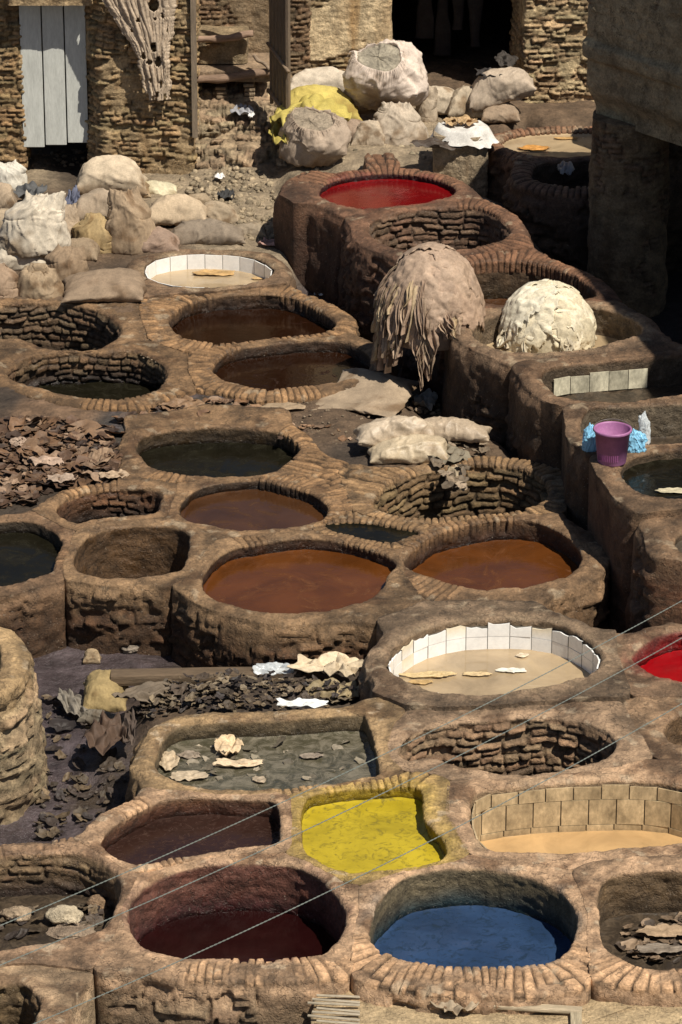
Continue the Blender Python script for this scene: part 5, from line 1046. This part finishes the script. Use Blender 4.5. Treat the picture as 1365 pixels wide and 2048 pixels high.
# ------------------------------------------------------------------ hide heaps
def drape(E, off, size, seed, n=84, steps=110, floor=-1.0):
    # a square skin dropped over an ellipsoid dome of half sizes E
    h = size / (n - 1); g = np.arange(n) * h - size / 2; A = np.zeros((1, n, n, 3)); a = seed * 1.1; sq = .84; A[0, ..., 0] = sq * (g[:, None] * math.cos(a) - g[None] * math.sin(a)) + off[0]; A[0, ..., 1] = sq * (g[:, None] * math.sin(a) + g[None] * math.cos(a)) + off[1]
    r2 = np.clip(1 - (A[..., 0] / E[0]) ** 2 - (A[..., 1] / E[1]) ** 2, 0, 1); A[..., 2] = E[2] * np.sqrt(r2) + .03 + .07 * fbm(A, 5, 3, seed)
    Vv = np.zeros_like(A); E_ = np.array(E)
    for s_ in range(steps):
        Vv *= .96; Vv[..., 2] -= .0016; B = A + Vv
        for it in range(6):
            relax(B, h, 1, bend=.05, shear=.3); q = B / E_; l = np.sqrt((q * q).sum(-1, keepdims=True)); B = np.where((l < 1) & (B[..., 2:] > -.3), B / np.maximum(l, .2), B); B[..., 2] = np.maximum(B[..., 2], floor)
        Vv = B - A; q = B / E_; c_ = (np.sqrt((q * q).sum(-1)) < 1.01); Vv[c_] *= .35; sp_ = np.sqrt((Vv * Vv).sum(-1, keepdims=True)); Vv *= np.minimum(1, .03 / (sp_ + 1e-9)); A = B
    return A[0]
def hide_piece(P, seed, name, col, root, scale=1.0, ragged=.5, mirror=False, hsc=None):
    n = P.shape[0]; u = np.linspace(-1, 1, n); U, V_ = np.meshgrid(u, u, indexing='ij'); th = np.arctan2(V_, U); r = np.hypot(U, V_)
    lim = .93 + ragged * (pn(np.cos(th) * 1.8 + seed, np.sin(th) * 1.8, seed * .7) * .45 + pn(np.cos(th) * 6 + seed, np.sin(th) * 6, 2) * .28 - .12)
    Q = P.copy() * scale
    if mirror: Q[..., 0] *= -1
    S = Q * 1.0 + seed; azz = np.arctan2(Q[..., 1], Q[..., 0]); rz = np.linalg.norm(Q[..., :2], axis=-1); fo = fbm(Q * np.array([1.0, 2.2, 1.0]) * (2.0 + (seed % 2)) + seed, 1.3, 3); Q = Q + (.012 * fbm(S, 9, 3) + .022 * ((1 - np.abs(fo) * 4).clip(0, 1) - .3) + .035 * fbm(S, 2.6, 3, seed))[..., None] * (Q / (np.linalg.norm(Q, axis=-1)[..., None] + 1e-6))
    F = grid_faces(n, n, False); ok = (r < lim).ravel(); F = F[ok[F].all(1)]
    if mirror: F = F[:, ::-1]
    c = np.asarray(col) * (1 + .22 * fbm(S, 2.2, 3, 5) + .12 * fbm(S, 9, 2, 4))[..., None]; cols = np.concatenate([np.clip(c, .01, .85), np.full((n, n, 1), .1)], -1)
    o = raw_mesh(name, Q, F, cols, M_HIDE, root); sd = o.modifiers.new('s', 'SOLIDIFY'); sd.thickness = .007; sd.offset = 1; return o
DR = {}; DP = [((0, -.02), 1.25, 1), ((.06, .03), 1.1, 2), ((.14, -.12), .75, 3), ((-.12, .1), .62, 4)]
def hide_heap(label, px, py, z, E, core_col, layers, strips, seed, cy=.45):
    p = at(px, py, z); base = np.array([p[0], p[1] + E[1] * cy * 2, z]); root = tag(empty('hide_heap', base), label, 'hide heap', 'heaps of draped hides')
    n, m = 60, 30; th = np.arange(n) * 2 * math.pi / n; ph = np.linspace(.01, math.pi * .62, m); U = np.stack([np.cos(th)[:, None] * np.sin(ph)[None], np.sin(th)[:, None] * np.sin(ph)[None], np.cos(ph)[None] + 0 * th[:, None]], -1)
    grid_obj('inner_hides', U * np.array(E) * .975, True, np.concatenate([np.tile(np.asarray(core_col), (n, m, 1)), np.zeros((n, m, 1))], -1), M_HIDE, root, flip=True)
    E0 = np.array((.44, .42, .55))
    for i, (pk, ang_, col, rg, cut) in enumerate(layers):
        if pk not in DR: DR[pk] = drape(tuple(E0), DP[pk][0], DP[pk][1], DP[pk][2], floor=-.22)
        D = DR[pk] / E0; ca, sa = math.cos(ang_), math.sin(ang_); D = np.stack([D[..., 0] * ca - D[..., 1] * sa, D[..., 0] * sa + D[..., 1] * ca, D[..., 2]], -1) * np.array(E)
        hide_piece(D, seed + i * 3.7, 'draped_hide', col, root, 1 + .014 * i, rg, False)
    rr = random.Random(seed)
    for (a0, a1, cnt, f0, f1, L0, L1, cols) in strips:
        for k_ in range(cnt):
            a = R(rr.uniform(a0, a1)); f = rr.uniform(f0, f1); s0 = np.array([math.cos(a) * math.sin(f), math.sin(a) * math.sin(f), math.cos(f)]) * np.array(E) * rr.uniform(1.0, 1.05)
            L = rr.uniform(L0, L1); w_ = rr.uniform(.018, .06); K = 22; out_ = np.array([math.cos(a), math.sin(a), 0]); tang = np.array([-math.sin(a), math.cos(a), 0]); wv = rr.uniform(0, 6); tt_ = np.linspace(0, 1, K)
            fol = rr.uniform(.0, .06); ff = f + tt_ * L / np.mean(E) * .9; hang = np.zeros((K, 3))
            surf = np.stack([np.cos(a) * np.sin(np.minimum(ff, 1.6)) * E[0], np.sin(a) * np.sin(np.minimum(ff, 1.6)) * E[1], np.cos(np.minimum(ff, 1.6)) * E[2]], -1) * 1.03
            over = np.clip(ff - 1.6, 0, None) * np.mean(E); hang = surf + out_ * (fol * tt_)[:, None] + out_ * .02; hang[:, 2] -= over; hang += tang * (.03 * np.sin(tt_ * 5 + wv) * tt_)[:, None]
            cross = np.linspace(-1, 1, 9); G = hang[None] + cross[:, None, None] * tang[None, None] * (w_ * (.75 + .35 * np.sin(tt_ * 7 + wv) + .1 * np.sin(tt_ * 23 + wv)) * (1 - .6 * tt_ ** 3))[None, :, None]
            G = G + out_ * (.03 * np.cos(cross * 4 + wv)[:, None] * (.3 + tt_)[None])[..., None] + out_ * (.02 * fbm(G + seed + k_, 10, 2))[..., None]
            c = np.array(rr.choice(cols)) * rr.uniform(.7, 1.15); o = grid_obj('hide_edge', G, False, np.concatenate([np.tile(c, (9, K, 1)), np.full((9, K, 1), .1)], -1), M_HIDE, root)
    return root
BRN = [(.33, .23, .16), (.40, .29, .20), (.27, .185, .13), (.44, .33, .20)]; CRM = [(.60, .52, .38), (.50, .42, .30), (.66, .60, .46)]
hide_heap('heap of brown hides draped over the raised rim with ragged edges hanging', 866, 655, .62, (.45, .42, .62), (.3, .21, .15),
    [(0, 0, (.34, .235, .165), .6, 0), (1, .8, (.36, .25, .175), .5, 0), (1, 2.6, (.33, .235, .165), .6, 0), (2, .3, (.37, .26, .185), .6, 0), (3, 3.9, (.35, .25, .18), .5, 0), (2, 5.2, (.39, .28, .20), .6, 0), (3, 5.6, (.36, .26, .185), .6, 0)],
    [(150, 262, 66, .7, 1.35, .2, .5, BRN), (165, 278, 44, 1.3, 1.65, .3, .62, BRN), (262, 300, 9, 1.2, 1.5, .1, .22, BRN)], 5, cy=.42)
hide_heap('heap of cream white hides sitting in the smooth raised vat', 1100, 700, .36, (.43, .38, .50), (.5, .43, .3),
    [(0, 1.2, (.62, .54, .38), .7, 0), (1, 2.9, (.66, .58, .42), .6, 0), (2, .1, (.58, .50, .35), .6, 0), (3, 3.3, (.70, .62, .46), .6, 0), (2, 4.4, (.66, .59, .44), .7, 0), (3, 5.4, (.60, .53, .38), .6, 0), (3, .9, (.70, .64, .5), .6, 0)],
    [(190, 300, 9, 1.15, 1.4, .1, .18, CRM)], 9, cy=.42)
# ------------------------------------------------------------------ bucket and bags
bp = at(1224, 924, ZR + .005); root = tag(empty('bucket', bp), 'purple plastic bucket standing on the raised rim', 'bucket')
pr = [(0, .004), (.112, .004), (.116, .0), (.122, .01), (.152, .285), (.160, .285), (.164, .292), (.164, .306), (.160, .312), (.152, .312), (.147, .30), (.117, .02), (.0, .018)]
th = np.arange(64) * 2 * math.pi / 64; P = np.array([[(r_ * math.cos(a), r_ * math.sin(a), z_) for r_, z_ in [(pr[0][0] + 1e-4, pr[0][1])] + pr[1:-1] + [(1e-4, .018)]] for a in th])
grid_obj('tub', P, True, np.ones(P.shape[:2] + (4,)) * np.array([.36, .15, .31, .1]), M_SMOOTH, root)
mb = MB()
for i in range(12):
    a = R(205 + i * 7.5); rr_ = .128; mb.box((rr_ * math.cos(a) * 1.02, rr_ * math.sin(a) * 1.02, .085), (.004, .006, .075), rot=a, col=(.27, .085, .22, .1))
mb.build('embossed_ribs', M_SMOOTH, root)
a_ = np.linspace(-.15, math.pi + .15, 22); mb = MB(); mb.tube([(.166 * math.cos(t_), .166 * math.sin(t_) * .9, .30 + .035 * math.sin(t_)) for t_ in a_], .0035, 8, (.12, .10, .10, .3)); mb.build('handle', M_SMOOTH, root, True)
def bag(label, px, py, w, h, z, seed, mat, name='plastic_bag', col=(.7, .7, .7), kind='upright'):
    o = sack(label, px, py, w, h, kind, col, z=z, seed=seed, dr=.7, name=name, cat='bag', group=None, crump=2.6)
    o.data.materials.clear(); o.data.materials.append(mat); return o
bag('blue plastic bag pressed behind the left side of the purple bucket', 1182, 905, 34, 58, ZR, 71, M_BLUEBAG)
bag('blue plastic bag slumped at the right side of the purple bucket', 1272, 908, 44, 52, ZR, 72, M_BLUEBAG)
bag('white translucent plastic bag standing on the rim right of the bucket', 1288, 890, 28, 64, ZR, 73, M_FILM)
scrap('grey plastic rag draped on the shaded vat rim', 1133, 338, 34, 34, (.2, .2, .21), 130, z=ZR + .02, amp=.5, name='rag', cat='rag', mat=M_PLAST, drape=.3)
# ------------------------------------------------------------------ timber
def beam(label, a, b, w, h, col, name='timber_beam', cat='beam', mat=None, group=None):
    a, b = np.array(a), np.array(b); v = b - a; L = np.linalg.norm(v); x = v / L; y = np.cross((0, 0, 1), x); y /= np.linalg.norm(y); z = np.cross(x, y); n = 60
    P = np.zeros((16, n, 3)); s = np.linspace(-.5, .5, n); ang = np.arange(16) * 2 * math.pi / 16; ex = 8; rad = (np.abs(np.cos(ang)) ** ex + np.abs(np.sin(ang)) ** ex) ** (-1 / ex)
    sc = np.ones(n); sc[0] = sc[-1] = .002; sc[1] = sc[-2] = .97; s[0] = s[1]; s[-1] = s[-2]
    P[..., 0] = s[None] * L; P[..., 1] = (np.cos(ang) * rad)[:, None] * w / 2 * sc; P[..., 2] = (np.sin(ang) * rad)[:, None] * h / 2 * sc
    P[..., 1] += .006 * fbm(P * np.array([.6, 4, 4]), 4, 3, L * 7) * sc; P[..., 2] += .012 * pn(P[..., 0] * 1.3, 0, L * 9)
    c = np.asarray(col) * (1 + .3 * fbm(P * np.array([1, 8, 8]), 5, 3, 2))[..., None]
    o = grid_obj(name, P, True, np.concatenate([np.clip(c, .01, .8), np.full((16, n, 1), .15)], -1), mat or M_WOOD, smooth=False)
    o.location = (a + b) / 2; o.rotation_euler = Vector(x).to_track_quat('X', 'Z').to_euler(); return tag(o, label, cat, group)
beam('long dark timber beam lying across the wet mud', at(216, 1356, -.38), at(610, 1350, -.36), .16, .09, (.13, .09, .055))
beam('weathered grey plank lying on the plaster bench', at(965, 2010, -.10), at(1168, 2022, -.10), .07, .03, (.42, .34, .23), 'plank', 'plank')
beam('short plank end jutting down from the long grey plank', at(1152, 2025, -.10), at(1156, 2100, -.10), .08, .02, (.40, .33, .22), 'plank', 'plank')
for i in range(7):
    beam(['frayed pale slat, topmost of the slat bundle', 'frayed pale slat, second from the top', 'frayed pale slat, third from the top', 'frayed pale slat in the middle of the bundle', 'frayed pale slat, third from the bottom', 'frayed pale slat, second from the bottom', 'frayed pale slat, lowest of the bundle'][i],
         at(632 - (i % 3) * 9, 1990 + i * 8.5, -.10), at(722, 1993 + i * 9 + (i % 2) * 3, -.11), .022, .010, (.40, .34, .25), 'wood_slat', 'slat', None, 'frayed slats on the plaster bench')
# ------------------------------------------------------------------ cables
for i, (pa, pb_, lab) in enumerate((((-180, 1952), (1500, 1148), 'uppermost of the three twisted steel cables crossing over the vats'), ((-180, 2032), (1500, 1222), 'middle one of the three twisted steel cables'), ((0, 2104), (1500, 1350), 'lowest of the three twisted steel cables'))):
    a = at(pa[0], pa[1], 4.5); b = at(pb_[0], pb_[1], 4.5); K = 900; t_ = np.linspace(0, 1, K); L = np.linalg.norm(b - a)
    mb = MB(); v = (b - a) / L; s_ = np.cross(v, (0, 0, 1)); ctr = a[None] * (1 - t_)[:, None] + b[None] * t_[:, None]; ctr[:, 2] -= .10 * 4 * t_ * (1 - t_) - .07
    for q in range(2):
        ph = t_ * L / .055 * 2 * math.pi + q * math.pi; mb.tube(ctr + 0.0017 * (np.cos(ph)[:, None] * s_ + np.sin(ph)[:, None] * np.array([0, 0, 1])), .0015, 6, (.17, .19, .17, .3), cap=False)
    tag(mb.build('steel_cable', M_SMOOTH, smooth=True), lab, 'cable', 'cables strung over the tannery')
